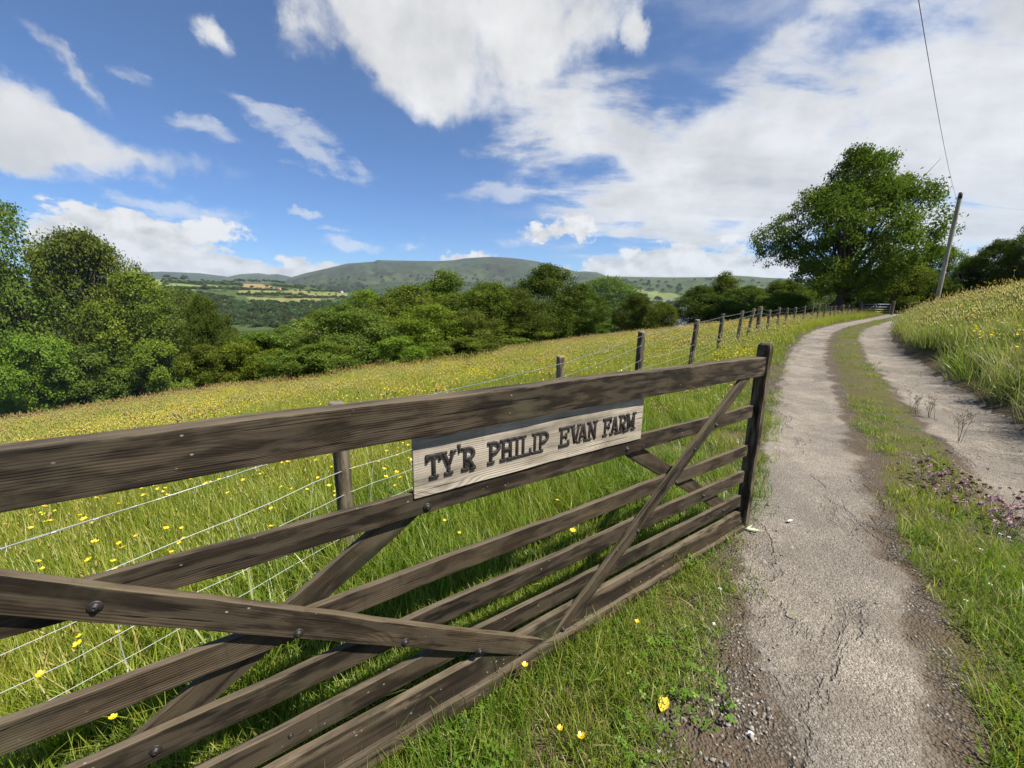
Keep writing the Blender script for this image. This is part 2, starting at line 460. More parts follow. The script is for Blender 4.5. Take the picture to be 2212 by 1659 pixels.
def leaf_material(name, c0, c1, c2, trans=0.35, obj_var=0.12, gloss=0.0):
    """c0..c1 between leaves, c2 for a share of paler leaves; light passes through"""
    m, t, out = new_mat(name)
    a = t.attr('rnd').outputs['Fac']
    col = t.mixc(a, tuple(c0) + (1,), tuple(c1) + (1,))
    col = t.mixc(t.smooth(a, .86, .95), col, tuple(c2) + (1,))
    oi = t.new('ShaderNodeObjectInfo')
    hs = t.new('ShaderNodeHueSaturation')
    t.put(hs.inputs['Hue'], t.math('ADD', .5, t.math('MULTIPLY', t.math('SUBTRACT', oi.outputs['Random'], .5), obj_var * .25)))
    t.put(hs.inputs['Value'], t.math('ADD', 1.0, t.math('MULTIPLY', t.math('SUBTRACT', oi.outputs['Random'], .5), obj_var * 2.2)))
    t.l.new(col, hs.inputs['Color'])
    d = t.new('ShaderNodeBsdfDiffuse'); tr = t.new('ShaderNodeBsdfTranslucent'); mx = t.new('ShaderNodeMixShader')
    t.l.new(hs.outputs[0], d.inputs['Color'])
    tcol = t.mixc(1.0, hs.outputs[0], (1.15, 1.25, .55, 1), 'MULTIPLY'); t.l.new(tcol, tr.inputs['Color'])
    mx.inputs[0].default_value = trans
    t.l.new(d.outputs[0], mx.inputs[1]); t.l.new(tr.outputs[0], mx.inputs[2])
    last = mx.outputs[0]
    if gloss > 0:
        g = t.new('ShaderNodeBsdfGlossy'); g.inputs['Roughness'].default_value = .42
        m2 = t.new('ShaderNodeMixShader'); m2.inputs[0].default_value = gloss
        t.l.new(last, m2.inputs[1]); t.l.new(g.outputs[0], m2.inputs[2]); last = m2.outputs[0]
    t.l.new(last, out.inputs['Surface'])
    return m

def grass_material(name, c0, c1, tip, straw, straw_share=.12, trans=.42, var=.25, gloss=.025):
    """blade colour by blade, ripening to its own tip colour; clumps differ in patches across the field"""
    m, t, out = new_mat(name)
    a = t.attr('rnd').outputs['Fac']; h = t.attr('hgt').outputs['Fac']
    oi = t.new('ShaderNodeObjectInfo')
    col = t.mixc(a, tuple(c0) + (1,), tuple(c1) + (1,))
    col = t.mixc(t.math('MULTIPLY', t.smooth(h, .45, 1.0), .75), col, tuple(tip) + (1,))
    s = t.math('GREATER_THAN', a, 1 - straw_share)
    col = t.mixc(t.math('MULTIPLY', s, .8), col, tuple(straw) + (1,))
    hs = t.new('ShaderNodeHueSaturation')
    geo = t.new('ShaderNodeNewGeometry')
    patch = t.noise(geo.outputs['Position'], .55, 3, .55)
    mixv = t.math('ADD', t.math('MULTIPLY', t.math('SUBTRACT', oi.outputs['Random'], .5), .8), t.math('MULTIPLY', t.math('SUBTRACT', patch, .5), 2.0))
    t.put(hs.inputs['Hue'], t.math('ADD', .5, t.math('MULTIPLY', mixv, -.05 * var * 4)))
    t.put(hs.inputs['Value'], t.math('ADD', 1.0, t.math('MULTIPLY', mixv, var)))
    t.l.new(col, hs.inputs['Color'])
    d = t.new('ShaderNodeBsdfDiffuse'); tr = t.new('ShaderNodeBsdfTranslucent'); mx = t.new('ShaderNodeMixShader')
    t.l.new(hs.outputs[0], d.inputs['Color'])
    tcol = t.mixc(1.0, hs.outputs[0], (1.15, 1.2, .6, 1), 'MULTIPLY'); t.l.new(tcol, tr.inputs['Color'])
    mx.inputs[0].default_value = trans
    t.l.new(d.outputs[0], mx.inputs[1]); t.l.new(tr.outputs[0], mx.inputs[2])
    g = t.new('ShaderNodeBsdfGlossy'); g.inputs['Roughness'].default_value = .38
    m2 = t.new('ShaderNodeMixShader'); m2.inputs[0].default_value = gloss
    t.l.new(mx.outputs[0], m2.inputs[1]); t.l.new(g.outputs[0], m2.inputs[2])
    t.l.new(m2.outputs[0], out.inputs['Surface'])
    return m

# ------------------------------------------------------------------ ground sheet
def build_ground():
    m, t, out = new_mat("meadow_soil")
    geo = t.new('ShaderNodeNewGeometry'); P = geo.outputs['Position']
    n1 = t.noise(P, .5, 5, .6); n2 = t.noise(P, 9.0, 5, .65); n3 = t.noise(P, .02, 4, .6)
    a = t.attr('zone').outputs['Color']
    col = t.mixc(n2, (.55, .55, .5, 1), (1.5, 1.45, 1.3, 1)); col = t.mixc(1.0, a, col, 'MULTIPLY')
    col = t.mixc(1.0, col, t.mixc(n1, (.75, .8, .8, 1), (1.25, 1.2, 1.15, 1)), 'MULTIPLY')
    principled(t, out, col, .95, n2, .5, .05, .1)
    az = np.concatenate([np.arange(-180, -72, 6.0), np.arange(-72, 72, .6), np.arange(72, 180, 6.0)])
    rr = [0.0]; r = .3
    while r < 11000:
        rr.append(r); r *= 1.035 if r < 120 else 1.06
    rr = np.array(rr); A = np.radians(az)
    x = rr[:, None] * np.sin(A)[None]; y = rr[:, None] * np.cos(A)[None]
    w = lateral(x, y); z = height(x, y, w)
    inside = np.clip(np.minimum(-w - .05, w + TRACK_W - .05) / .12, 0, 1)
    z = z - .07 * inside
    n, k = len(rr), len(A)
    i, j = np.meshgrid(np.arange(n - 1), np.arange(k), indexing='ij'); j2 = (j + 1) % k
    Q = np.stack([i * k + j, i * k + j2, (i + 1) * k + j2, (i + 1) * k + j], -1).reshape(-1, 4)
    zone = np.zeros((n, k, 3)); zone[:] = (.060, .065, .022)
    zone[(w > 2.2)] = (.075, .072, .022)
    road = (w < .5) & (w > -TRACK_W - .3); zone[road] = (.085, .066, .045)
    zone[(w > 33) | (np.hypot(x, y) > 90)] = (.028, .042, .014)
    me = mk_mesh("ground", np.stack([x, y, z], -1).reshape(-1, 3), Q, None, m, True, {'zone': zone.reshape(-1, 3)})
    tag(link(bpy.data.objects.new("ground", me)), kind='structure')
build_ground()

# ------------------------------------------------------------------ farm track
def build_track():
    m, t, out = new_mat("track_surface")
    uv = t.new('ShaderNodeUVMap'); uv.uv_map = "lane"
    U = uv.outputs[0]
    sep = t.new('ShaderNodeSeparateXYZ'); t.l.new(U, sep.inputs[0])
    u, v = sep.outputs[0], sep.outputs[1]
    geo = t.new('ShaderNodeNewGeometry'); P = geo.outputs['Position']
    # worn tarmac: pale chippings in a darker binder
    ch = t.voro(P, 150.0); ch2 = t.voro(P, 210.0); grain = t.noise(P, 260.0, 3, .6)
    chips = t.ramp(ch.outputs['Distance'], [(0.0, (.385, .350, .305)), (.40, (.315, .285, .245)), (.72, (.170, .150, .126))])
    cell = t.new('ShaderNodeSeparateColor'); t.l.new(ch.outputs['Color'], cell.inputs[0])
    chips = t.mixc(t.math('MULTIPLY', t.smooth(cell.outputs[0], .62, .95), .75), chips, (.15, .135, .12, 1))
    chips = t.mixc(t.math('MULTIPLY', t.smooth(cell.outputs[1], .80, .97), .7), chips, (.50, .46, .41, 1))
    chb = t.voro(t.vmath('ADD', P, t.vmath('MULTIPLY', t.noisec(P, 55.0, 2), (.008, .008, .008))), 62.0)
    cb = t.new('ShaderNodeSeparateColor'); t.l.new(chb.outputs['Color'], cb.inputs[0])
    chips = t.mixc(t.math('MULTIPLY', t.smooth(cb.outputs[0], .45, .95), .55), chips, t.mixc(cb.outputs[1], (.15, .132, .110, 1), (.38, .345, .30, 1)))
    chips = t.mixc(t.math('MULTIPLY', t.smooth(t.noise(P, 75.0, 4, .7), .54, .68), .40), chips, (.12, .104, .086, 1))
    big = t.noise(P, 1.1, 6, .62); mid = t.noise(P, 5.0, 5, .6)
    tone = t.mixc(t.smooth(big, .35, .68), (.66, .645, .625, 1), (1.0, .965, .91, 1))
    tar = t.mixc(1.0, chips, tone, 'MULTIPLY')
    tar = t.mixc(t.math('MULTIPLY', t.smooth(mid, .48, .66), .45), tar, (.14, .118, .094, 1))
    # the top layer has broken away in places: darker coarse stone beneath
    worn_f = t.noise(t.mapping(U, scale=(1.6, .8, 1)), 1.3, 6, .62, .6)
    worn = t.smooth(worn_f, .556, .590)
    st = t.voro(t.vmath('ADD', P, t.vmath('MULTIPLY', t.noisec(P, 40.0, 2), (.012, .012, .012))), 85.0); st2 = t.voro(P, 120.0)
    sc = t.new('ShaderNodeSeparateColor'); t.l.new(st.outputs['Color'], sc.inputs[0])
    stone = t.mixc(sc.outputs[0], (.10, .086, .07, 1), (.22, .19, .155, 1))
    stone = t.mixc(t.smooth(sc.outputs[2], .86, .97), stone, (.48, .45, .40, 1))
    stone = t.mixc(t.smooth(st.outputs['Distance'], .30, .62), stone, (.052, .042, .032, 1))
    tar = t.mixc(t.math('MULTIPLY', worn, .50), tar, t.mixc(.35, stone, tar))
    # earth and loose gravel along the edges
    soil_n = t.noise(P, 34.0, 6, .7)
    earth = t.mixc(soil_n, (.050, .037, .025, 1), (.150, .113, .078, 1))
    gmask = t.smooth(t.noise(P, 3.4, 4, .6), .44, .62)
    earth = t.mixc(t.math('MULTIPLY', gmask, .75), earth, stone)
    wob = t.math('MULTIPLY', t.math('SUBTRACT', t.noise(t.mapping(U, scale=(1.2, 1, 1)), 1.9, 5, .6), .5), .55)
    uw = t.math('ADD', u, wob)
    nearf = t.smooth(v, NEAR_V - .1, NEAR_V + 1.25, .36, .0)
    a1 = t.math('SUBTRACT', uw, nearf)
    r1 = t.math('MULTIPLY', t.smooth(a1, -.03, .05), t.smooth(uw, .86, .72))
    r2 = t.math('MULTIPLY', t.smooth(uw, 1.60, 1.72), t.smooth(uw, 2.62, 2.50))
    rut = t.math('MAXIMUM', r1, r2)
    # moss and dead grass on the crown between the wheel tracks
    moss = t.mixc(t.noise(P, 22.0, 6, .7), (.040, .045, .012, 1), (.15, .130, .042, 1))
    mid_u = t.math('MULTIPLY', t.smooth(uw, .92, 1.0), t.smooth(uw, 1.62, 1.5))
    mm = t.math('MULTIPLY', mid_u, t.smooth(t.noise(P, 2.6, 5, .6), .36, .5))
    earth = t.mixc(mm, earth, moss)
    col = t.mixc(rut, earth, tar)
    hgt = t.math('ADD', t.math('MULTIPLY', ch.outputs['Distance'], -.6), t.math('ADD', t.math('MULTIPLY', grain, .25), t.math('MULTIPLY', chb.outputs['Distance'], -.7)))
    hg2 = t.math('ADD', t.math('MULTIPLY', st.outputs['Distance'], -1.4), t.math('MULTIPLY', soil_n, .9))
    wm = t.math('MAXIMUM', t.math('SUBTRACT', 1.0, rut), t.math('MULTIPLY', worn, .8))
    hh = t.math('ADD', t.math('MULTIPLY', hgt, t.math('SUBTRACT', 1.0, wm)), t.math('MULTIPLY', hg2, wm))
    hh = t.math('ADD', hh, t.math('MULTIPLY', worn, -1.5)); hh = t.math('ADD', hh, t.math('MULTIPLY', rut, .9))
    principled(t, out, col, .9, hh, .95, .009, .2)
    # geometry: a strip lofted along the left edge
    E = EDGE; keep = (np.hypot(E[:, 0], E[:, 1]) < 75)
    E = E[keep]
    d = np.gradient(E, axis=0); d /= np.linalg.norm(d, axis=1)[:, None]
    nr = np.stack([d[:, 1], -d[:, 0]], 1)
    us = np.array([-.45, -.35, -.2, -.05, .1, .25, .4, .55, .7, .85, .95, 1.05, 1.2, 1.35, 1.5, 1.6, 1.75, 1.9, 2.05, 2.2, 2.35, 2.5, 2.65, 2.8, 2.95])
    V = np.concatenate([[0], np.cumsum(np.linalg.norm(np.diff(E, axis=0), axis=1))])
    X = E[:, None, 0] + nr[:, None, 0] * us[None]; Y = E[:, None, 1] + nr[:, None, 1] * us[None]
    Z = height(X, Y, -np.broadcast_to(us[None], X.shape))
    prof = .030 * np.exp(-((us - 1.28) / .22) ** 2) - .022 * np.exp(-((us - .5) / .22) ** 2) - .022 * np.exp(-((us - 2.08) / .25) ** 2)
    prof = prof + .012
    prof[0] = -.12; prof[1] = -.03; prof[2] = .004; prof[-1] = -.30; prof[-2] = -.12; prof[-3] = -.01
    Z = Z + prof[None] + .006 * np.sin(X * 7 + Y * 3) * np.sin(Y * 6 - X * 2)
    n, k = X.shape
    i, j = np.meshgrid(np.arange(n - 1), np.arange(k - 1), indexing='ij')
    Q = np.stack([i * k + j, i * k + j + 1, (i + 1) * k + j + 1, (i + 1) * k + j], -1).reshape(-1, 4)
    me = mk_mesh("track", np.stack([X, Y, Z], -1).reshape(-1, 3), Q, None, m, True)
    l = me.uv_layers.new(name="lane")
    vi = np.zeros(len(me.loops), np.int32); me.loops.foreach_get('vertex_index', vi)
    UVv = np.stack([np.broadcast_to(us[None], X.shape), np.broadcast_to(V[:, None], X.shape)], -1).reshape(-1, 2)
    l.data.foreach_set('uv', UVv[vi].astype(np.float32).ravel())
    tag(link(bpy.data.objects.new("track", me)), kind='structure')
    return
_k = np.argmin(np.hypot(EDGE[:, 0] - .7, EDGE[:, 1] - 1.28)); _E = EDGE[np.hypot(EDGE[:, 0], EDGE[:, 1]) < 75]
_k2 = np.argmin(np.hypot(_E[:, 0] - .7, _E[:, 1] - 1.28))
NEAR_V = float(np.sum(np.linalg.norm(np.diff(_E[:_k2 + 1], axis=0), axis=1)))
build_track()

# ------------------------------------------------------------------ the gate
GA = R(34.0)
GP = Vector((1.72, 2.557, 0.0))
SLOPE = -.0215                      # the gate climbs a little towards its hinge
def gate_pt(s, n, z):
    """gate coordinates (along, towards the drive, up) -> world"""
    return GP + Vector((math.cos(GA) * s, math.sin(GA) * s, 0)) + Vector((math.sin(GA) * n, -math.cos(GA) * n, 0)) + Vector((0, 0, z + SLOPE * s))

def bevelled(name, poly, y0, y1, axis_ang, mat, parent, bev=.003, seg=2, origin=None):
    """prism from an outline in the gate plane (s,z), extruded y0..y1 (y = away from the drive), grain along axis_ang"""
    ca, sa = math.cos(axis_ang), math.sin(axis_ang)
    cx = sum(p[0] for p in poly) / len(poly); cz = sum(p[1] for p in poly) / len(poly)
    bm = bmesh.new()
    rings = []
    for y in (y0, y1):
        rings.append([bm.verts.new(((p[0] - cx) * ca + (p[1] - cz) * sa, y - (y0 + y1) / 2, -(p[0] - cx) * sa + (p[1] - cz) * ca)) for p in poly])
    n = len(poly)
    bm.faces.new(rings[0]); bm.faces.new(rings[1][::-1])
    for i in range(n):
        bm.faces.new((rings[0][i], rings[1][i], rings[1][(i + 1) % n], rings[0][(i + 1) % n]))
    bmesh.ops.recalc_face_normals(bm, faces=bm.faces[:])
    if bev > 0:
        bmesh.ops.bevel(bm, geom=bm.edges[:], offset=bev, segments=seg, affect='EDGES', profile=.6)
    # slice along the grain so the sawn edge can wander slightly
    L = max(v.co.x for v in bm.verts) - min(v.co.x for v in bm.verts)
    if L > .5:
        for k in range(1, int(L / .12)):
            x = min(v.co.x for v in bm.verts) + L * k / int(L / .12)
            bmesh.ops.bisect_plane(bm, geom=bm.verts[:] + bm.edges[:] + bm.faces[:], plane_co=(x, 0, 0), plane_no=(1, 0, 0))
        rs = random.Random(hash(name) % 1000 + int(L * 1000))
        ph = [rs.uniform(0, 6) for _ in range(4)]
        for v in bm.verts:
            v.co.z += .0022 * math.sin(v.co.x * 5.3 + ph[0]) + .0012 * math.sin(v.co.x * 17 + ph[1])
            v.co.y += .0018 * math.sin(v.co.x * 4.1 + ph[2]) + .0008 * math.sin(v.co.x * 21 + ph[3])
    me = bpy.data.meshes.new(name); bm.to_mesh(me); bm.free()
    me.materials.append(mat)
    o = bpy.data.objects.new(name, me); link(o, parent)
    o.location = (cx, (y0 + y1) / 2, cz + SLOPE * cx)
    o.rotation_euler = (0, -axis_ang + math.atan(-SLOPE), 0) if abs(axis_ang) < .01 else (0, -axis_ang - math.atan(SLOPE) * 0, 0)
    return o

def strip(s0, z0, s1, z1, w):
    """outline of a straight board between two points"""
    dx, dz = s1 - s0, z1 - z0; L = math.hypot(dx, dz); nx, nz = -dz / L * w / 2, dx / L * w / 2
    return [(s0 + nx, z0 + nz), (s1 + nx, z1 + nz), (s1 - nx, z1 - nz), (s0 - nx, z0 - nz)]

def build_gate():
    g = empty("wooden_gate", GP, GA)
    tag(g, "dark weathered five-bar wooden gate standing open beside the drive, carrying the pale farm name board", "gate")
    S0, S1 = -3.66, -.022
    # end post with rounded head
    bm = bmesh.new()
    prof = [(-.005, -.008), (.055, -.008), (.055, .070), (-.005, .070)]
    H0, H1 = -.012, 1.332
    zs = [H0, .3, .6, .9, 1.2, H1 - .03, H1 - .012, H1 - .002, H1 + .003]
    ins = [0, 0, 0, 0, 0, 0, .006, .015, .028]
    rings = []
    for z, q in zip(zs, ins):
        rings.append([bm.verts.new((x + (q if x < .02 else -q) * (.9 if x > .02 else .9), y + (q * .5 if y < .03 else -q * .5), z)) for x, y in prof])
    for a, b in zip(rings[:-1], rings[1:]):
        for i in range(4):
            bm.faces.new((a[i], a[(i + 1) % 4], b[(i + 1) % 4], b[i]))
    bm.faces.new(rings[0][::-1]); bm.faces.new(rings[-1])
    bmesh.ops.recalc_face_normals(bm, faces=bm.faces[:])
    vert_edges = [e for e in bm.edges if abs(e.verts[0].co.z - e.verts[1].co.z) > .005]
    bmesh.ops.bevel(bm, geom=vert_edges, offset=.005, segments=2, affect='EDGES')
    rot = Matrix.Rotation(R(90), 4, 'Y')           # grain runs up the post: mesh x = up
    for v in bm.verts:
        v.co = Vector((v.co.z, v.co.y, -v.co.x))
    me = bpy.data.meshes.new("end_post"); bm.to_mesh(me); bm.free(); me.materials.append(M_GATE)
    o = link(bpy.data.objects.new("end_post", me), g)
    o.rotation_euler = (0, R(-90), 0); o.location = (-.022, 0, 0)
    # top rail: deep, with a bevelled upper edge
    bevelled("top_rail", [(S0, 1.113), (S1 - .001, 1.113), (S1 - .001, 1.241), (S0, 1.241)], 0, .072, 0, M_GATE, g, .006, 2)
    # lower rails
    for zt, zb in ((.902, .815), (.611, .531), (.418, .332), (.229, .144)):
        bevelled("rail", [(S0, zb), (S1, zb), (S1, zt), (S0, zt)], .036, .060, 0, M_GATE, g, .003, 2)
    # bottom rail: sloped board with a projecting lip
    bm = bmesh.new()
    pr = [(.055, .100), (.028, .098), (.020, .045), (.008, .006), (-.010, -.001), (-.014, -.010), (-.014, -.062), (-.010, -.068), (.055, -.068)]
    xs = np.linspace(S0, S1 - .012, 40)
    rs = random.Random(5); rings = []
    for x in xs:
        dy = .002 * math.sin(x * 6) + .001 * math.sin(x * 23); dz = .002 * math.sin(x * 4 + 1)
        rings.append([bm.verts.new((x, y + dy + rs.uniform(-.0006, .0006), z + dz + rs.uniform(-.0008, .0008))) for y, z in pr])
    for a, b in zip(rings[:-1], rings[1:]):
        for i in range(len(pr)):
            bm.faces.new((a[i], a[(i + 1) % len(pr)], b[(i + 1) % len(pr)], b[i]))
    bm.faces.new(rings[0]); bm.faces.new(rings[-1][::-1])
    bmesh.ops.recalc_face_normals(bm, faces=bm.faces[:])
    me = bpy.data.meshes.new("bottom_rail"); bm.to_mesh(me); bm.free(); me.materials.append(M_GATE)
    o = link(bpy.data.objects.new("bottom_rail", me), g); o.rotation_euler = (0, math.atan(-SLOPE), 0)
    # braces on the drive side (they meet low in the middle) and on the meadow side
    angA = math.atan2(1.12, 1.59); angB = math.atan2(-.95, 1.366)
    cutz = 1.1125
    A = [(-.292, cutz), (-.172, cutz), (-1.752, -.002), (-1.872, -.002)]
    bevelled("brace", [(p[0], p[1]) for p in A], .010, .0345, angA, M_GATE, g, .003, 2)
    B = [(-3.66, 1.205), (-1.890, -.002), (-2.035, -.002), (-3.66, 1.105)]
    bevelled("brace", B, .008, .0345, angB, M_GATE, g, .003, 2)
    for (s0, z0, s1, z1) in ((-2.36, .885, -3.62, .13), (-1.36, .885, -.03, .045)):
        pl = strip(s0, z0, s1, z1, .085)
        bevelled("brace", pl, .0615, .084, math.atan2(z1 - z0, s1 - s0) if s1 > s0 else math.atan2(z0 - z1, s0 - s1), M_GATE, g, .003, 2)
    # name board
    sb = bevelled("sign_board", [(-2.455, .889), (-1.252, .889), (-1.252, 1.112), (-2.455, 1.112)], .029, .0405, 0, M_SIGN, g, .002, 2)
    tag(sb, "pale grey board with raised black letters")
    return g, sb
gate, sign = build_gate()

def bolt_mesh(r):
    mb = MB(); N = 14
    prof = [(r * 1.35, 0), (r * 1.35, r * .18), (r * 1.0, r * .24), (r * .72, r * .28), (r * .68, r * .78), (r * .5, r * .95), (r * .22, r * 1.02), (r * .2, r * .86), (0.0001, r * .86)]
    V = [(a * math.cos(2 * math.pi * k / N), -b, a * math.sin(2 * math.pi * k / N)) for a, b in prof for k in range(N)]
    Q = [(i * N + k, i * N + (k + 1) % N, (i + 1) * N + (k + 1) % N, (i + 1) * N + k) for i in range(len(prof) - 1) for k in range(N)]
    mb.add(V, Q)
    return mk_mesh("bolt", np.concatenate(mb.V), np.concatenate(mb.Q), None, M_IRON, True)
_bolt = bolt_mesh(.0108)
_small = bolt_mesh(.0066)
# (along, up, depth of the face it sits on, size)
for s, z, y, b in ((-2.41, .842, .036, 1), (-1.35, .846, .036, 1), (-.562, .852, .010, 1), (-.77, .737, .010, 0), (-.928, .566, .010, 1), (-1.25, .366, .010, 1), (-1.772, .004 + .012, .010, 1),
                   (-3.226, .846, .008, 1), (-2.842, .568, .008, 1), (-2.528, .362, .008, 1), (-2.23, .152, .008, 1), (-2.02, .018, .008, 0), (-.57, .372, .036, 1), (-.29, .185, .036, 1), (-.475, .186, .036, 0), (-.05, .05, .019, 0),
                   (-3.195, .365, .036, 1), (-2.9, .19, .036, 0)):
    o = link(bpy.data.objects.new("bolt", _bolt if b else _small), gate)
    o.location = (s, y, z + SLOPE * s)

# the tapered latch bar on the far side of the end post
def build_latch():
    mb = MB()
    ring = []
    for z, y0, y1, x0, x1 in ((1.306, .030, .075, .034, .072), (1.20, .028, .075, .034, .072), (1.13, .040, .072, .036, .066), (1.06, .052, .066, .040, .052)):
        ring += [(x0, y0, z), (x1, y0, z), (x1, y1, z), (x0, y1, z)]
    Q = [(i * 4 + k, i * 4 + (k + 1) % 4, (i + 1) * 4 + (k + 1) % 4, (i + 1) * 4 + k) for i in range(3) for k in range(4)] + [(0, 1, 2, 3), (15, 14, 13, 12)]
    mb.add(ring, Q)
    mb.build("latch_bar", M_OLDPOST, gate)
build_latch()
# galvanised hinge strap on the top rail
mb = MB(); mb.box(-3.64, -.006, 1.150, -3.330, -.0005, 1.190); mb.add([(-3.330, -.006, 1.150), (-3.330, -.0005, 1.150), (-3.330, -.0005, 1.190), (-3.330, -.006, 1.190), (-3.312, -.006, 1.168), (-3.312, -.0005, 1.168)], [], [(0, 4, 3), (1, 2, 5)])
mb.Q.append(np.array([(0, 1, 5, 4), (2, 3, 4, 5)]) + 8)
h = mb.build("hinge_strap", M_WIRE, gate); h.location = (0, 0, .0215 * 3.45)

# raised letters: slab capitals built from strokes, each letter its own piece
def letter_mesh(ch, W, Hh=.090):
    mb = MB(); t = .0128; sf = .0110; D = .0058
    cnt = [0]
    def prism(poly):
        """poly in (x,z), front chamfered"""
        k = len(poly); cx = sum(p[0] for p in poly) / k; cz = sum(p[1] for p in poly) / k
        dep = D + .00025 * cnt[0]; cnt[0] += 1
        ch_ = .0018
        def inset(p):
            dx, dz = p[0] - cx, p[1] - cz
            return (p[0] - math.copysign(min(ch_, abs(dx) * .5), dx), p[1] - math.copysign(min(ch_, abs(dz) * .5), dz))
        V = [(p[0], 0, p[1]) for p in poly] + [(p[0], -dep + .0022, p[1]) for p in poly] + [(q[0], -dep, q[1]) for q in map(inset, poly)]
        Q = [(r * k + i, r * k + (i + 1) % k, (r + 1) * k + (i + 1) % k, (r + 1) * k + i) for r in (0, 1) for i in range(k)]
        if k == 4: Q.append((8, 9, 10, 11)); T = []
        else: T = [(2 * k, 2 * k + i, 2 * k + i + 1) for i in range(1, k - 1)]
        mb.add(V, Q, T)
    rect = lambda x0, z0, x1, z1: prism([(x0, z0), (x1, z0), (x1, z1), (x0, z1)])
    def bar(x0, z0, x1, z1, w=t):
        L = math.hypot(x1 - x0, z1 - z0); nx, nz = -(z1 - z0) / L * w / 2, (x1 - x0) / L * w / 2
        prism([(x0 + nx, z0 + nz), (x0 - nx, z0 - nz), (x1 - nx, z1 - nz), (x1 + nx, z1 + nz)])
    def bowl(x0, z0, z1, xr, w=t):
        """D-shaped stroke from (x0,z1) round xr and back to (x0,z0)"""
        zc = (z0 + z1) / 2; rz = (z1 - z0) / 2 - w / 2; rx = min(rz * 1.05, xr - x0 - w / 2); xc = xr - w / 2 - rx
        pts = [(x0, z1 - w / 2), (xc, z1 - w / 2)] + [(xc + rx * math.cos(a), zc + rz * math.sin(a)) for a in np.linspace(math.pi / 2, -math.pi / 2, 9)[1:-1]] + [(xc, z0 + w / 2), (x0, z0 + w / 2)]
        for a, b in zip(pts[:-1], pts[1:]):
            L = math.hypot(b[0] - a[0], b[1] - a[1]); ex = .12 * w
            ux, uz = (b[0] - a[0]) / L * ex, (b[1] - a[1]) / L * ex
            bar(a[0] - ux, a[1] - uz, b[0] + ux, b[1] + uz, w)
    def stem(x, top=True, bot=True, wid=.031):
        rect(x - t / 2, 0, x + t / 2, Hh)
        if top: rect(x - wid / 2, Hh - sf, x + wid / 2, Hh)
        if bot: rect(x - wid / 2, 0, x + wid / 2, sf)
    xl = .0155
    if ch == 'T':
        stem(W / 2, False, True, .034); rect(0, Hh - .015, W, Hh); rect(0, Hh - .028, .010, Hh - .001); rect(W - .010, Hh - .028, W, Hh - .001)
    elif ch == 'Y':
        rect(W / 2 - t / 2, 0, W / 2 + t / 2, Hh * .48); rect(W / 2 - .017, 0, W / 2 + .017, sf)
        bar(W / 2, Hh * .42, .010, Hh - .003); bar(W / 2, Hh * .42, W - .010, Hh - .003, t * .8)
        rect(0, Hh - sf, .024, Hh); rect(W - .022, Hh - sf, W, Hh)
    elif ch == "'":
        prism([(0, Hh + .016), (W, Hh + .016), (W * .72, Hh - .018), (W * .38, Hh - .018)])
    elif ch in 'PR':
        stem(xl); bowl(xl, Hh * .42, Hh, W)
        if ch == 'R':
            bar(xl + .014, Hh * .46, W - .008, .010); rect(W - .020, 0, W + .002, sf)
    elif ch == 'H':
        stem(xl); stem(W - xl); rect(xl, Hh * .44, W - xl, Hh * .44 + .013)
    elif ch == 'I':
        stem(W / 2)
    elif ch == 'L':
        stem(xl); rect(xl, 0, W, .0135); rect(W - .011, .001, W, .030)
    elif ch in 'EF':
        stem(xl, True, ch == 'F'); rect(0, Hh - .0135, W, Hh); rect(W - .011, Hh - .028, W, Hh - .001)
        rect(xl, Hh * .45, W * .72, Hh * .45 + .012); rect(W * .62, Hh * .36, W * .62 + .010, Hh * .68)
        if ch == 'E':
            rect(0, 0, W, .0135); rect(W - .011, .001, W, .028)
    elif ch == 'V':
        bar(.011, Hh - .003, W / 2, .004, t * 1.1); bar(W - .011, Hh - .003, W / 2, .004, t * .8); rect(0, Hh - sf, .027, Hh); rect(W - .023, Hh - sf, W, Hh)
    elif ch == 'A':
        bar(W / 2, Hh - .003, .011, .004, t * .8); bar(W / 2, Hh - .003, W - .011, .004, t * 1.1); rect(-.002, 0, .023, sf); rect(W - .026, 0, W + .002, sf); rect(W * .28, Hh * .28, W * .72, Hh * .28 + .012)
    elif ch == 'N':
        rect(xl - .006, 0, xl + .006, Hh); rect(W - xl - .006, 0, W - xl + .006, Hh); bar(xl - .002, Hh - .006, W - xl + .002, .006, t)
        rect(-.002, Hh - sf, .022, Hh); rect(0, 0, .030, sf); rect(W - .030, Hh - sf, W, Hh)
    elif ch == 'M':
        rect(.010, 0, .021, Hh); rect(W - .024, 0, W - .009, Hh); bar(.013, Hh - .005, W / 2, .018, .013); bar(W - .015, Hh - .005, W / 2, .018, .011)
        rect(0, 0, .029, sf); rect(W - .032, 0, W, sf); rect(0, Hh - sf, .022, Hh); rect(W - .024, Hh - sf, W, Hh)
    # fixing screws
    xs_ = W / 2 if ch in 'TYIVAN' else xl
    for fz in (.16, .84):
        if ch in "'M": break
        a6 = np.arange(8) * math.pi / 4
        V = [(xs_ + .0034 * math.cos(q), -D - .0002, Hh * fz + .0034 * math.sin(q)) for q in a6] + [(xs_ + .002 * math.cos(q), -D - .0024, Hh * fz + .002 * math.sin(q)) for q in a6]
        mb.add(V, [(i, (i + 1) % 8, 8 + (i + 1) % 8, 8 + i) for i in range(8)], [(8, 8 + i, 9 + i) for i in range(1, 7)])
    return mk_mesh("letter", np.concatenate(mb.V), np.concatenate(mb.Q), np.concatenate(mb.T) if mb.T else None, M_LETTER)
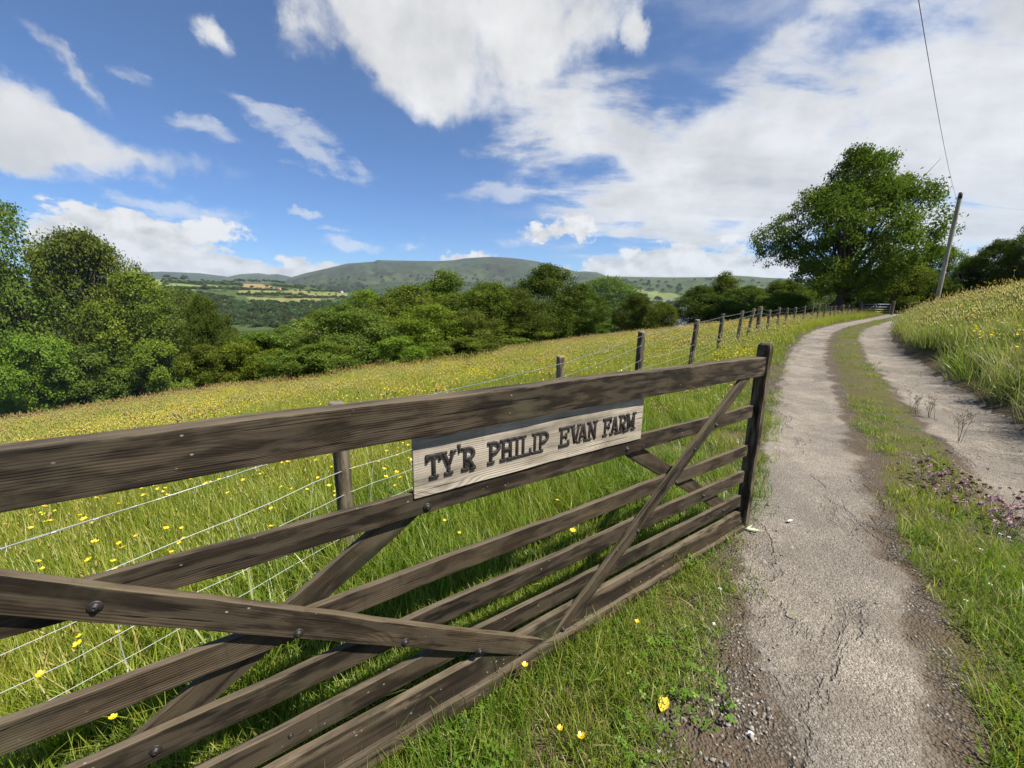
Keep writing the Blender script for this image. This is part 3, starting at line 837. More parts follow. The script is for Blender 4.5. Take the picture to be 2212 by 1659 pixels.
LET = [("T", -2.412, .058), ("Y", -2.357, .060), ("'", -2.292, .013), ("R", -2.277, .056), ("P", -2.168, .058), ("H", -2.112, .064), ("I", -2.049, .034), ("L", -2.018, .057), ("I", -1.961, .034), ("P", -1.930, .059),
       ("E", -1.815, .060), ("V", -1.751, .064), ("A", -1.708, .066), ("N", -1.648, .067), ("F", -1.545, .058), ("A", -1.494, .060), ("R", -1.437, .056), ("M", -1.384, .074)]
_sx, _sz = sign.location.x, .5 * (.889 + 1.112)
for ch, s, W in LET:
    o = link(bpy.data.objects.new("letter", letter_mesh(ch, W)), sign)
    o.location = (s - _sx, -.00575, .948 - _sz)

# ------------------------------------------------------------------ scattered ground cover (geometry nodes, one object per kind of cover)
rng = np.random.RandomState(11)

def hidden_object(name, me):
    return bpy.data.objects.new(name, me)

def scatter(name, pts, rot, scl, idx, protos, kind='stuff', label=None):
    """one object: every point carries one of the proto meshes"""
    pc = bpy.data.collections.new(name + "_kinds")
    for k, me in enumerate(protos):
        o = hidden_object("%s_%02d" % (name, k), me)
        pc.objects.link(o)
    me = bpy.data.meshes.new(name)
    n = len(pts)
    me.vertices.add(n); me.vertices.foreach_set('co', np.asarray(pts, np.float32).ravel())
    a = me.attributes.new('rot', 'FLOAT_VECTOR', 'POINT'); a.data.foreach_set('vector', np.asarray(rot, np.float32).ravel())
    a = me.attributes.new('scl', 'FLOAT_VECTOR', 'POINT')
    scl = np.asarray(scl, np.float32)
    if scl.ndim == 1: scl = np.stack([scl] * 3, 1)
    a.data.foreach_set('vector', scl.astype(np.float32).ravel())
    a = me.attributes.new('pick', 'INT', 'POINT'); a.data.foreach_set('value', np.asarray(idx, np.int32))
    o = bpy.data.objects.new(name, me); link(o)
    ng = bpy.data.node_groups.new(name + "_scatter", 'GeometryNodeTree')
    ng.interface.new_socket('Geometry', in_out='INPUT', socket_type='NodeSocketGeometry')
    ng.interface.new_socket('Geometry', in_out='OUTPUT', socket_type='NodeSocketGeometry')
    N, L = ng.nodes, ng.links
    gi = N.new('NodeGroupInput'); go = N.new('NodeGroupOutput')
    ci = N.new('GeometryNodeCollectionInfo'); ci.inputs['Collection'].default_value = pc
    ci.inputs['Separate Children'].default_value = True; ci.inputs['Reset Children'].default_value = True
    iop = N.new('GeometryNodeInstanceOnPoints'); iop.inputs['Pick Instance'].default_value = True
    def named(nm, typ):
        q = N.new('GeometryNodeInputNamedAttribute'); q.data_type = typ; q.inputs['Name'].default_value = nm
        return q.outputs['Attribute']
    L.new(gi.outputs[0], iop.inputs['Points']); L.new(ci.outputs[0], iop.inputs['Instance'])
    e2r = N.new('FunctionNodeEulerToRotation'); L.new(named('rot', 'FLOAT_VECTOR'), e2r.inputs[0]); L.new(e2r.outputs[0], iop.inputs['Rotation'])
    L.new(named('scl', 'FLOAT_VECTOR'), iop.inputs['Scale']); L.new(named('pick', 'INT'), iop.inputs['Instance Index'])
    L.new(iop.outputs[0], go.inputs[0])
    md = o.modifiers.new("scatter", 'NODES'); md.node_group = ng
    tag(o, label, None, None, kind)
    return o

def blades(n, rad, h, hv, w, lean, seg=3, seed=0, mat=None, name="blades", heads=0.0, head_len=.08, head_w=.008, base_bunch=.5, dir_bias=0.0):
    """a tuft of n bent grass blades; heads = share of blades that carry a seed head"""
    r = np.random.RandomState(seed)
    ang = r.uniform(0, 2 * math.pi, n); rr = rad * r.uniform(0, 1, n) ** base_bunch
    bx, by = rr * np.cos(ang), rr * np.sin(ang)
    hh = h * (1 - hv * r.uniform(0, 1, n)); az = r.uniform(0, 2 * math.pi, n)
    ln = lean * (.25 + r.uniform(0, 1, n)) + 0
    ww = w * r.uniform(.6, 1.2, n); rnd = r.uniform(0, 1, n)
    dx, dy = np.cos(az) + dir_bias, np.sin(az); px, py = -np.sin(az), np.cos(az)
    lv = np.linspace(0, 1, seg + 1)
    V = []; A = []; Hh = []
    droop = r.uniform(.2, 1.0, n)
    for k, u in enumerate(lv):
        off = ln * hh * (u ** 1.8); zz = hh * (u - .28 * droop * ln * u ** 3)
        wd = ww * (1 - u) ** .6 * .5 if k < seg else ww * 0
        cx, cy = bx + dx * off, by + dy * off
        if k < seg:
            V.append(np.stack([cx - px * wd, cy - py * wd, zz], -1)); V.append(np.stack([cx + px * wd, cy + py * wd, zz], -1))
            A += [rnd, rnd]; Hh += [np.full(n, u)] * 2
        else:
            V.append(np.stack([cx, cy, zz], -1)); A.append(rnd); Hh.append(np.full(n, u)); tipc = (cx, cy, zz)
    idx = np.arange(n)
    V = np.concatenate(V); rows = lambda k: k * n + idx
    Q = []
    for k in range(seg - 1):
        Q.append(np.stack([rows(2 * k), rows(2 * k + 1), rows(2 * k + 3), rows(2 * k + 2)], -1))
    T = [np.stack([rows(2 * (seg - 1)), rows(2 * (seg - 1) + 1), rows(2 * seg)], -1)]
    A = np.concatenate(A); Hh = np.concatenate(Hh)
    Q = np.concatenate(Q) if Q else np.zeros((0, 4), int)
    if heads > 0:
        m = np.where(r.uniform(0, 1, n) < heads)[0]
        nh = len(m); base = len(V)
        cx, cy, cz = tipc[0][m], tipc[1][m], tipc[2][m]
        hl = head_len * r.uniform(.6, 1.3, nh); hw = head_w * r.uniform(.7, 1.2, nh)
        vv = []
        for (dzz, sx, sy) in ((-.1, 0, 0), (.35, 1, 0), (.35, -.5, .87), (.35, -.5, -.87), (1, 0, 0)):
            vv.append(np.stack([cx + sx * hw + dx[m] * hl * .3 * dzz, cy + sy * hw + dy[m] * hl * .3 * dzz, cz + dzz * hl], -1))
        V = np.concatenate([V] + vv); k = np.arange(nh)
        f = lambda a, b, c: np.stack([base + a * nh + k, base + b * nh + k, base + c * nh + k], -1)
        T += [f(0, 2, 1), f(0, 3, 2), f(0, 1, 3), f(4, 1, 2), f(4, 2, 3), f(4, 3, 1)]
        A = np.concatenate([A, np.full(5 * nh, 2.0)]); Hh = np.concatenate([Hh, np.full(5 * nh, 1.5)])
    return mk_mesh(name, V, Q, np.concatenate(T), mat, False, {'rnd': A, 'hgt': Hh})

def leaf_tuft(n, rad, h, size, seed, mat, name="leaves", stems=True):
    """low broad leaves (clover and the like) on short stalks"""
    r = np.random.RandomState(seed)
    mb = MB(); A = []
    for i in range(n):
        a = r.uniform(0, 6.28); q = rad * math.sqrt(r.uniform()); x, y = q * math.cos(a), q * math.sin(a); z = h * r.uniform(.35, 1)
        rn = r.uniform(0, 1); tx, ty = r.uniform(-.5, .5, 2)
        for k in range(3):
            b = r.uniform(-.2, .2) + k * 2.09 + a
            c, s = math.cos(b), math.sin(b); L = size * r.uniform(.8, 1.2)
            P = []
            for (u, v) in ((0, 0), (.6, .36), (1, 0), (.6, -.36)):
                lx, ly = (u * c - v * s) * L, (u * s + v * c) * L
                P.append((x + lx, y + ly, z + lx * tx + ly * ty - abs(v) * L * .15))
            mb.add(P, [(0, 1, 2, 3)]); A += [rn] * 4
    return mk_mesh(name, np.concatenate(mb.V), np.concatenate(mb.Q), None, mat, False, {'rnd': A, 'hgt': np.full(len(A), .5)})

def frond(L, pairs, plen, pw, curve, seed, droop=.3, rise=.8):
    """vertices and faces of one pinnate leaf (silverweed, fern)"""
    r = np.random.RandomState(seed); V = []; Q = []
    for i in range(pairs):
        u = (i + 1) / pairs; x = L * u * (1 - .15 * u); z = L * (rise * u - (rise + droop) * curve * u * u)
        pl = plen * (math.sin(math.pi * min(1, .12 + u * .9)) ** .7) * (1 - .3 * u)
        for sd in (-1, 1):
            w = pw * r.uniform(.8, 1.2); a = r.uniform(.15, .4); dz = r.uniform(-.25, .1) * pl; b = len(V)
            V += [(x, 0, z), (x + pl * a * .5 + w, sd * pl * .5, z + dz * .3 + .1 * pl), (x + pl * a, sd * pl, z + dz), (x + pl * a * .5 - w, sd * pl * .5, z + dz * .3 + .1 * pl)]
            Q.append((b, b + 1, b + 2, b + 3))
    return np.array(V), np.array(Q)

def frond_tuft(n, L, pairs, plen, pw, curve, seed, mat, rise=.8, droop=.3, name="fronds", spread=.02):
    r = np.random.RandomState(seed); mb = MB(); A = []
    for i in range(n):
        V, Q = frond(L * r.uniform(.7, 1.1), pairs, plen, pw, curve, seed * 31 + i, droop, rise * r.uniform(.7, 1.25))
        a = r.uniform(0, 6.28); c, s = math.cos(a), math.sin(a)
        W = np.stack([V[:, 0] * c - V[:, 1] * s + r.normal(0, spread), V[:, 0] * s + V[:, 1] * c + r.normal(0, spread), V[:, 2]], 1)
        mb.add(W, Q); A += [r.uniform(0, 1)] * len(V)
    return mk_mesh(name, np.concatenate(mb.V), np.concatenate(mb.Q), None, mat, False, {'rnd': A, 'hgt': np.full(len(A), .5)})

# grasses
G_LUSH = grass_material("lush_grass", (.105, .185, .014), (.235, .335, .030), (.340, .395, .065), (.50, .43, .16), .09, .48)
G_MEADOW = grass_material("meadow_grass", (.165, .235, .016), (.290, .345, .034), (.390, .405, .062), (.52, .46, .13), .14, .46)
G_DRY = grass_material("ripe_grass", (.195, .250, .022), (.330, .355, .048), (.43, .425, .085), (.52, .46, .14), .22, .46)
G_SHORT = grass_material("short_grass", (.100, .180, .016), (.235, .325, .034), (.340, .390, .065), (.46, .40, .16), .14, .48)
G_HEAD = grass_material("seed_heads", (.34, .32, .085), (.42, .385, .11), (.40, .35, .095), (.43, .36, .13), .2, .3)
G_SORREL = grass_material("sorrel", (.30, .10, .045), (.42, .17, .08), (.40, .17, .08), (.38, .26, .12), .2, .3)
M_CLOVER = leaf_material("clover_leaves", (.075, .150, .018), (.150, .245, .036), (.24, .32, .08), .35)
M_SILVER = leaf_material("silverweed_leaves", (.075, .130, .045), (.13, .195, .075), (.30, .34, .22), .3)
M_FERN = leaf_material("bracken_leaves", (.095, .170, .024), (.165, .250, .045), (.22, .28, .07), .4)
M_YELLOW = leaf_material("buttercup_petals", (.78, .52, .006), (.84, .64, .012), (.88, .74, .06), .25, .05, .06)
M_GREENSTEM = plain("green_stalk", (.10, .16, .035), .7, 0, .2, 30, .2)

G_BANK = grass_material("bank_grass", (.130, .180, .032), (.235, .280, .075), (.36, .37, .150), (.46, .41, .20), .25, .42)

def seeded(n, rad, h, seed, mat_h=None, w=.0025, heads=1.0, hl=.06, hw=.005):
    me = blades(n, rad, h, .35, w, .32, 3, seed, G_DRY, "seed_stalks", heads, hl, hw)
    me.materials.append(mat_h or G_HEAD)
    a = np.zeros(len(me.vertices), np.float32); me.attributes['hgt'].data.foreach_get('value', a)
    mi = np.zeros(len(me.polygons), np.int32); vi = np.zeros(len(me.loops), np.int32); me.loops.foreach_get('vertex_index', vi)
    ls = np.zeros(len(me.polygons), np.int32); me.polygons.foreach_get('loop_start', ls)
    mi[a[vi[ls]] > 1.2] = 1
    me.polygons.foreach_set('material_index', mi)
    return me

def flower_mesh(stem_h, size, seed, petals=5, name="buttercup", lean=.12, small=False):
    r = np.random.RandomState(seed); mb = MB()
    lx, ly = r.normal(0, lean, 2) * stem_h
    pts = [(0, 0, 0), (lx * .3, ly * .3, stem_h * .5), (lx, ly, stem_h)]
    mb.tube(pts, .0016 if not small else .003, 3, False)
    nf_stem = sum(len(q) for q in mb.Q) + sum(len(q) for q in mb.T)
    tilt = r.uniform(-.35, .35, 2)
    for k in range(petals):
        a = 2 * math.pi * k / petals + r.uniform(0, .2); c, s = math.cos(a), math.sin(a)
        P = []
        for u, v in ((0.08, 0), (.6, .52), (1.05, .30), (1.05, -.30), (.6, -.52)):
            x, y = (u * c - v * s) * size, (u * s + v * c) * size
            z = stem_h + size * .55 * u * u + x * tilt[0] + y * tilt[1]
            P.append((lx + x, ly + y, z))
        mb.add(P, [(0, 1, 2, 3)], [(0, 3, 4)])
    V = np.concatenate(mb.V)
    me = mk_mesh(name, V, np.concatenate(mb.Q), np.concatenate(mb.T), M_YELLOW, False, {'rnd': np.full(len(V), r.uniform(0, 1)), 'hgt': np.full(len(V), .5)})
    me.materials.append(M_GREENSTEM)
    zz = np.zeros(len(V) * 3, np.float32); me.vertices.foreach_get('co', zz); zz = zz.reshape(-1, 3)
    for p in me.polygons:
        if min(zz[v][2] for v in p.vertices) < stem_h * .93: p.material_index = 1
    return me

def pick_ring(rho, rmin, rmax, azmin=-66, azmax=66, step=None):
    """random ground points in front of the camera, rho(r) per square metre"""
    P = []
    r = rmin
    while r < rmax:
        r2 = min(r * 1.12 + .05, rmax)
        area = .5 * (r2 * r2 - r * r) * R(azmax - azmin)
        n = rng.poisson(area * rho(.5 * (r + r2)))
        rr = np.sqrt(rng.uniform(r * r, r2 * r2, n)); aa = R(1) * rng.uniform(azmin, azmax, n)
        P.append(np.stack([rr * np.sin(aa), rr * np.cos(aa)], 1)); r = r2
    P = np.concatenate(P)
    w = lateral(P[:, 0], P[:, 1])
    return P[:, 0], P[:, 1], w

def place(x, y, w, sink=.0):
    return np.stack([x, y, height(x, y, w) - sink], 1)

def vnoise(x, y, s, seed=0):
    """cheap smooth noise for patchiness"""
    return (np.sin(x * s + 1.7 * np.sin(y * s * .7 + seed) + seed) * np.sin(y * s * 1.1 + 1.3 * np.sin(x * s * .8 + seed * 2)) + np.sin(x * s * 2.3 + seed * 3 + y * s) * .5) / 1.5

def gate_dist(x, y):
    """distance in front (+) / behind (-) of the gate, and distance along it"""
    dx, dy = x - GP.x, y - GP.y
    return dx * math.sin(GA) - dy * math.cos(GA), dx * math.cos(GA) + dy * math.sin(GA)

def rots(n, tilt=.12):
    return np.stack([rng.normal(0, tilt, n), rng.normal(0, tilt, n), rng.uniform(0, 6.283, n)], 1)

def build_cover():
    near = [blades(46, .16, .42, .6, .0055, .55, 4, 20 + k, G_LUSH, "grass_tuft") for k in range(4)]
    lushbroad = [blades(22, .10, .50, .5, .011, .6, 4, 60 + k, G_LUSH, "broad_grass_tuft") for k in range(2)]
    mead = [blades(60, .22, .40, .6, .005, .5, 3, 30 + k, G_MEADOW, "meadow_tuft") for k in range(4)]
    meadfar = [blades(110, .5, .40, .6, .010, .5, 2, 40 + k, G_MEADOW, "meadow_patch") for k in range(3)]
    dryfar = [blades(100, .5, .46, .5, .009, .5, 2, 44 + k, G_DRY, "ripe_patch") for k in range(3)]
    bank = [blades(60, .22, .44, .6, .0055, .7, 3, 130 + k, G_BANK, 'bank_tuft') for k in range(3)]
    bankfar = [blades(110, .5, .46, .6, .010, .6, 2, 140 + k, G_BANK, 'bank_patch') for k in range(3)]
    seeds = [seeded(12, .2, .60, 50 + k) for k in range(3)]
    seedfar = [seeded(26, .5, .60, 55 + k, None, .005, 1, .09, .010) for k in range(2)]
    short = [blades(70, .12, .10, .6, .0042, .7, 3, 70 + k, G_SHORT, "short_tuft") for k in range(4)]
    shortfar = [blades(110, .28, .12, .6, .007, .7, 2, 75 + k, G_SHORT, "short_patch") for k in range(2)]
    shortdry = [blades(60, .12, .09, .6, .0042, .8, 3, 78 + k, G_DRY, "short_dry_tuft") for k in range(2)]
    clover = [leaf_tuft(34, .12, .07, .016, 80 + k, M_CLOVER, "clover_tuft") for k in range(3)]
    silver = [frond_tuft(6, .15, 9, .030, .007, .62, 84 + k, M_SILVER, .9, .2, "silverweed") for k in range(3)]
    fern = [frond_tuft(5, .75, 16, .20, .022, .55, 88 + k, M_FERN, 1.25, .2, "bracken", .05) for k in range(3)]

    # --- long meadow and verge grass
    protos = near + lushbroad + mead + meadfar + dryfar + seeds + seedfar + bank + bankfar
    iN, iB, iM, iMF, iDF, iS, iSF = 0, 4, 6, 10, 13, 16, 19
    iK, iKF = 21, 24
    P, Rr, S, I = [], [], [], []
    def put(x, y, w, lo, hi, smin, smax, tilt=.12, zs=1.0, sink=0.0):
        n = len(x)
        if n == 0: return
        P.append(place(x, y, w, sink)); Rr.append(rots(n, tilt)); I.append(rng.randint(lo, hi, n))
        s = rng.uniform(smin, smax, n); S.append(np.stack([s, s, s * (zs if np.isscalar(zs) else zs)], 1))
    x, y, w = pick_ring(lambda r: 75 if r < 3.5 else 42 if r < 7 else 20 if r < 12 else 0, .7, 12)
    f, al = gate_dist(x, y)
    behind = (f < -.10) | (al < -4.2) | (al > .5)
    # meadow beyond the fence and the strip by it
    m = (w > 1.55) & behind
    lush = m & (w < 2.6 + .5 * vnoise(x, y, 1.2, 3)) & (np.hypot(x, y) < 7.5)
    hh = np.clip(.55 + .5 * np.clip((-f - .1) / 1.0, 0, 1), .5, 1.05)
    k = lush; put(x[k], y[k], w[k], iN, iB + 2, .75, 1.1, .15, hh[k])
    k = m & ~lush; put(x[k], y[k], w[k], iM, iM + 4, .8, 1.15, .12)
    k = m & ~lush & (rng.uniform(0, 1, len(x)) < .20); put(x[k] + .05, y[k] + .05, w[k], iS, iS + 3, .7, 1.0, .1)
    # between gate and fence, lower towards the gate end and the drive
    verge = (w <= 1.55) & (w > .12 + .12 * vnoise(x, y, 2.1, 1)) & behind & (f < -.1)
    grow = np.clip((w - .15) / 1.2, 0, 1)
    k = verge & (rng.uniform(0, 1, len(x)) < .35 + .65 * grow)
    put(x[k], y[k], w[k], iN, iN + 4, .7, 1.0, .2, (.30 + .75 * grow)[k])
    k = verge & (np.hypot(x, y) > 5) & (rng.uniform(0, 1, len(x)) < .3); put(x[k], y[k], w[k], iS, iS + 3, .6, .95, .15)
    # farther meadow
    x, y, w = pick_ring(lambda r: 12 if r < 18 else 7.5 if r < 30 else 4.5, 11, 62, -60, 62)
    m = (w > .55) & (w < 42)
    rip = vnoise(x, y, .25, 2) + rng.normal(0, .5, len(x)) + np.clip((w - 14) / 14, -.6, 1)
    k = m & (rip < .45); put(x[k], y[k], w[k], iMF, iMF + 3, .85, 1.15, .06)
    k = m & (rip >= .45); put(x[k], y[k], w[k], iDF, iDF + 3, .85, 1.15, .06)
    k = m & (rng.uniform(0, 1, len(x)) < .22); put(x[k] + .2, y[k] + .1, w[k], iSF, iSF + 2, .75, 1.1, .06)
    # the bank on the right: tall grass leaning over the track
    x, y, w = pick_ring(lambda r: 34 if r < 9 else 16 if r < 18 else 7, 3.5, 75, 25, 66)
    b = -w - TRACK_W
    m = (b > np.where(np.hypot(x, y) < 12, .22, .62) + .1 * vnoise(x, y, 1.7, 4)) & (b < 34)
    k = m & (np.hypot(x, y) < 14); put(x[k], y[k], w[k], iK, iK + 3, 1.1, 1.6, .25)
    k = m & (np.hypot(x, y) < 14) & (rng.uniform(0, 1, len(x)) < .35); put(x[k], y[k], w[k], iB, iB + 2, 1.0, 1.4, .3)
    k = m & (rng.uniform(0, 1, len(x)) < .30) & (np.hypot(x, y) < 14); put(x[k], y[k], w[k], iS, iS + 3, 1.0, 1.4, .2)
    k = m & (np.hypot(x, y) >= 12); put(x[k], y[k], w[k], iKF, iKF + 3, 1.0, 1.5, .12)
    k = m & (np.hypot(x, y) >= 12) & (rng.uniform(0, 1, len(x)) < .6); put(x[k], y[k], w[k], iDF, iS, .9, 1.35, .12)
    k = m & (np.hypot(x, y) >= 14) & (rng.uniform(0, 1, len(x)) < .35); put(x[k] + .2, y[k], w[k], iSF, iSF + 2, 1.0, 1.4, .12)
    scatter("long_grass", np.concatenate(P), np.concatenate(Rr), np.concatenate(S), np.concatenate(I), protos)

    # --- short turf: this side of the gate, the crown of the track, its edges
    protos = short + shortfar + shortdry + clover + silver
    P.clear(); Rr.clear(); S.clear(); I.clear()
    x, y, w = pick_ring(lambda r: 260 if r < 2.6 else 130 if r < 4.5 else 60 if r < 8 else 26 if r < 14 else 10, .75, 40, -62, 62)
    f, al = gate_dist(x, y)
    u = -w
    edge = -.03 + .08 * vnoise(x, y, 3.1, 2) + .05 * vnoise(x, y, 8.0, 5)
    front = (w > edge) & (f > -.35) & (al < .3) & (np.hypot(x, y) < 7)
    q = rng.uniform(0, 1, len(x))
    tall = np.clip(.55 + .8 * np.clip(w / .6, 0, 1.3) + .35 * vnoise(x, y, 2.3, 7), .4, 1.7)
    k = front & (q < .84); put(x[k], y[k], w[k], 0, 4, .8, 1.3, .25, 1.35 * tall[k])
    k = front & (q >= .84) & (q < .94); put(x[k], y[k], w[k], 8, 11, .7, 1.2, .15)
    k = front & (q >= .965) & (w > .15); put(x[k], y[k], w[k], 11, 14, .7, 1.2, .15)
    under = (w > edge) & (f <= -.10) & (f > -1.7) & (al < .3) & (np.hypot(x, y) < 6) & (w < 1.9)
    k = under & (q < .42); put(x[k], y[k], w[k], 0, 4, 1.0, 1.8, .25, 1.3)
    k = under & (q >= .42) & (q < .50); put(x[k], y[k], w[k], 8, 11, .9, 1.4, .15)
    k = under & (q >= .50) & (q < .54); put(x[k], y[k], w[k], 11, 14, .9, 1.5, .15)
    # left edge of the track farther on
    k = (w > edge) & (w < .5) & (al > .3) & (np.hypot(x, y) < 24) & (q < .5); put(x[k], y[k], w[k], 0, 4, .9, 1.6, .2)
    # crown between the wheel tracks
    cu = 1.28 + .08 * np.sin(y * .9); half = np.where(np.hypot(x, y) > 4.5, .26, .34) + .08 * vnoise(x, y, 1.3, 9) + .10 * np.clip((3.2 - np.hypot(x, y)) / 2, 0, 1)
    crown = np.abs(u - cu) < half + .05 * vnoise(x, y, 7, 3)
    gap = np.clip(.55 + .6 * vnoise(x, y, .9, 12), .12, 1)
    rr_ = np.hypot(x, y)
    gap = np.where(rr_ < 3.4, np.maximum(gap, .85), gap)
    k = crown & (rr_ < 12) & (q < .74 * gap); put(x[k], y[k], w[k], 0, 4, .8, 1.3, .2); k = crown & (rr_ < 3.8); put(x[k] + .03, y[k] - .04, w[k], 0, 4, .9, 1.5, .25, 1.25)
    k = crown & (rr_ < 12) & (q > .80) & (q < .80 + .12 * gap); put(x[k], y[k], w[k], 8, 11, .7, 1.1, .15)
    k = crown & (rr_ < 12) & (q > .92); put(x[k], y[k], w[k], 6, 8, .7, 1.2, .2)
    k = crown & (rr_ >= 11) & (q < .8 * gap + .1); put(x[k], y[k], w[k], 4, 6, .7, 1.1, .15)
    scatter("short_grass", np.concatenate(P), np.concatenate(Rr), np.concatenate(S), np.concatenate(I), protos)

    # --- bracken: low patch at the far left of the meadow, and on the bank
    P.clear(); Rr.clear(); S.clear(); I.clear()
    x, y, w = pick_ring(lambda r: 9.0, 7, 26, -62, -36)
    ctr = land(60, 915); k = (np.hypot((x - ctr[0]) / 1.0, (y - ctr[1]) / 1.0) < 7.0 + 2 * vnoise(x, y, .7, 2)) & (w > 12.0)
    put(x[k], y[k], w[k], 0, 3, 1.1, 1.6, .15)
    x, y, w = pick_ring(lambda r: 1.6, 6, 20, 38, 62); b = -w - TRACK_W
    k = (b > .8) & (b < 5) & (vnoise(x, y, .5, 5) > .0); put(x[k], y[k], w[k], 0, 3, .8, 1.3, .2)
    scatter("bracken", np.concatenate(P), np.concatenate(Rr), np.concatenate(S), np.concatenate(I), fern)

    # --- sorrel: red-brown seed stalks, thickest along the far edge of the meadow and the top of the bank
    sor = [seeded(9, .18, .66, 90 + k, G_SORREL, .004, 1, .16, .010) for k in range(3)]
    P.clear(); Rr.clear(); S.clear(); I.clear()
    x, y, w = pick_ring(lambda r: 2.4, 4, 62, -60, 62)
    pr = np.where(w > 9, .07 + .42 * np.clip((w - 15) / 10, 0, 1), .07)
    k = (w > 2.1) & (w < 40) & (rng.uniform(0, 1, len(x)) < pr); put(x[k], y[k], w[k], 0, 3, .75, 1.15, .1)
    x, y, w = pick_ring(lambda r: 1.6, 12, 75, 32, 62); b = -w - TRACK_W
    k = (b > 5) & (b < 34) & (rng.uniform(0, 1, len(x)) < .10 + .35 * np.clip((b - 8) / 8, 0, 1)); put(x[k], y[k], w[k], 0, 3, 1.0, 1.5, .1)
    scatter("sorrel", np.concatenate(P), np.concatenate(Rr), np.concatenate(S), np.concatenate(I), sor)

    # --- buttercups: the nearest are things of their own, the far ones one mass
    fl = [flower_mesh(.50, .0135, 100 + k) for k in range(5)]
    flfar = []
    for k in range(3):
        r = np.random.RandomState(200 + k); mb = MB()
        for i in range(24):
            a = r.uniform(0, 6.28); q = .45 * math.sqrt(r.uniform()); cx, cy, cz = q * math.cos(a), q * math.sin(a), r.uniform(.40, .62); s = .0125
            mb.add([(cx + s * math.cos(t_), cy + s * math.sin(t_), cz + r.uniform(0, .010)) for t_ in np.arange(6) * 1.047], [(0, 1, 2, 3), (0, 3, 4, 5)])
        V = np.concatenate(mb.V)
        flfar.append(mk_mesh("buttercup_cluster", V, np.concatenate(mb.Q), None, M_YELLOW, False, {'rnd': np.repeat(r.uniform(0, 1, 24), 6), 'hgt': np.full(len(V), .5)}))
    x, y, w = pick_ring(lambda r: 34 if r < 9 else 0, 1.0, 9, -60, 60)
    f, al = gate_dist(x, y)
    dens = np.where(w > 2.0, np.clip(.55 + .55 * vnoise(x, y, .8, 21), .1, 1), np.where((w > .3) & (f < -.1), .10, np.where((w > .10) & (f > .02) & (al < .1), .22, 0)))
    k = rng.uniform(0, 1, len(x)) < dens
    x, y, w, f = x[k], y[k], w[k], f[k]
    X = [px for px in zip(x, y, w, f)]
    def seen(p):
        z = h1(p[0], p[1]) + .4; v = np.array([p[0], p[1], z - CAM_H])
        dep = v[1] * math.cos(R(PITCH)) - v[2] * math.sin(R(PITCH)); up = v[1] * math.sin(R(PITCH)) + v[2] * math.cos(R(PITCH))
        return dep > .2 and abs(v[0] / dep * 385) < 515 and abs(up / dep * 385) < 390
    X = sorted([p for p in X if seen(p)], key=lambda p: math.hypot(p[0], p[1]))
    low = [flower_mesh(.17, .0125, 120 + k) for k in range(3)]
    n = 0
    for p in X[:300]:
        shortg = p[3] > 0
        mid = (p[3] <= 0) and p[2] < 1.9
        me = (low if shortg else fl)[rng.randint(0, 3 if shortg else 5)]
        o = bpy.data.objects.new("buttercup", me); link(o)
        s = rng.uniform(.8, 1.15)
        zs = 1.0 if not mid else .62
        o.scale = (s, s, s * zs) if not mid else (s, s, s * .7)
        o.location = (p[0], p[1], h1(p[0], p[1])); o.rotation_euler = (0, 0, rng.uniform(0, 6.28))
        tag(o, "small yellow buttercup flowering in the grass around the wooden gate", "flower", "yellow buttercups in the near grass")
    P.clear(); Rr.clear(); S.clear(); I.clear()
    rest = X[300:]
    if rest:
        a = np.array(rest); put(a[:, 0], a[:, 1], a[:, 2], 0, 5, .8, 1.15, .1)
    x, y, w = pick_ring(lambda r: 6.5 if r < 18 else 3.6, 8.5, 60, -60, 62)
    pr = np.clip(.50 + .6 * vnoise(x, y, .33, 31) + .25 * vnoise(x, y, 1.3, 3), .06, 1) * np.where(w > 2.2, 1, .25)
    k = (w > .6) & (w < 40) & (rng.uniform(0, 1, len(x)) < .8 * pr * np.clip(1.2 - w / 28, .15, 1)); put(x[k], y[k], w[k], 5, 8, .75, 1.1, .05)
    x, y, w = pick_ring(lambda r: 3.5, 5, 40, 25, 64); b = -w - TRACK_W
    k = (b > .5) & (b < 12) & (rng.uniform(0, 1, len(x)) < np.clip(.02 + .35 * vnoise(x, y, .6, 17), 0, 1)); put(x[k], y[k], w[k], 5, 8, 1.2, 1.7, .15)
    scatter("buttercup_drift", np.concatenate(P), np.concatenate(Rr), np.concatenate(S), np.concatenate(I), fl + flfar)

    # --- loose stones on the edges of the track
    st = []
    M_STONE = plain("loose_stone", (.27, .25, .22), .9, 0, .45, 60, .2)
    for k in range(5):
        bm = bmesh.new(); bmesh.ops.create_icosphere(bm, subdivisions=1, radius=1)
        r = random.Random(k)
        for v in bm.verts: v.co = v.co * r.uniform(.7, 1.15); v.co.z *= .62; v.co.x *= 1.2
        me = bpy.data.meshes.new("stone"); bm.to_mesh(me); bm.free(); me.materials.append(M_STONE); st.append(me)
    P.clear(); Rr.clear(); S.clear(); I.clear()
    x, y, w = pick_ring(lambda r: 1800 if r < 2.6 else 800 if r < 4.5 else 120 if r < 8 else 30, .8, 16, -20, 62); u = -w
    nearw = np.clip(.30 - (np.hypot(x, y) - 1.5) * .05, .10, .34)
    pr = np.where((u > -.05) & (u < nearw), .55, 0) + np.where((u > .80) & (u < 1.0), .30, 0) + np.where((u > 1.55) & (u < 1.72), .40, 0) + np.where((u > 2.3) & (u < 2.6), .25, 0) + np.where((u > 0) & (u < 2.5), .025, 0)
    k = rng.uniform(0, 1, len(x)) < pr * np.clip(.7 + .6 * vnoise(x, y, 1.5, 41), .1, 1)
    x, y, w = x[k], y[k], w[k]; n = len(x)
    pz = height(x, y, w) + .012
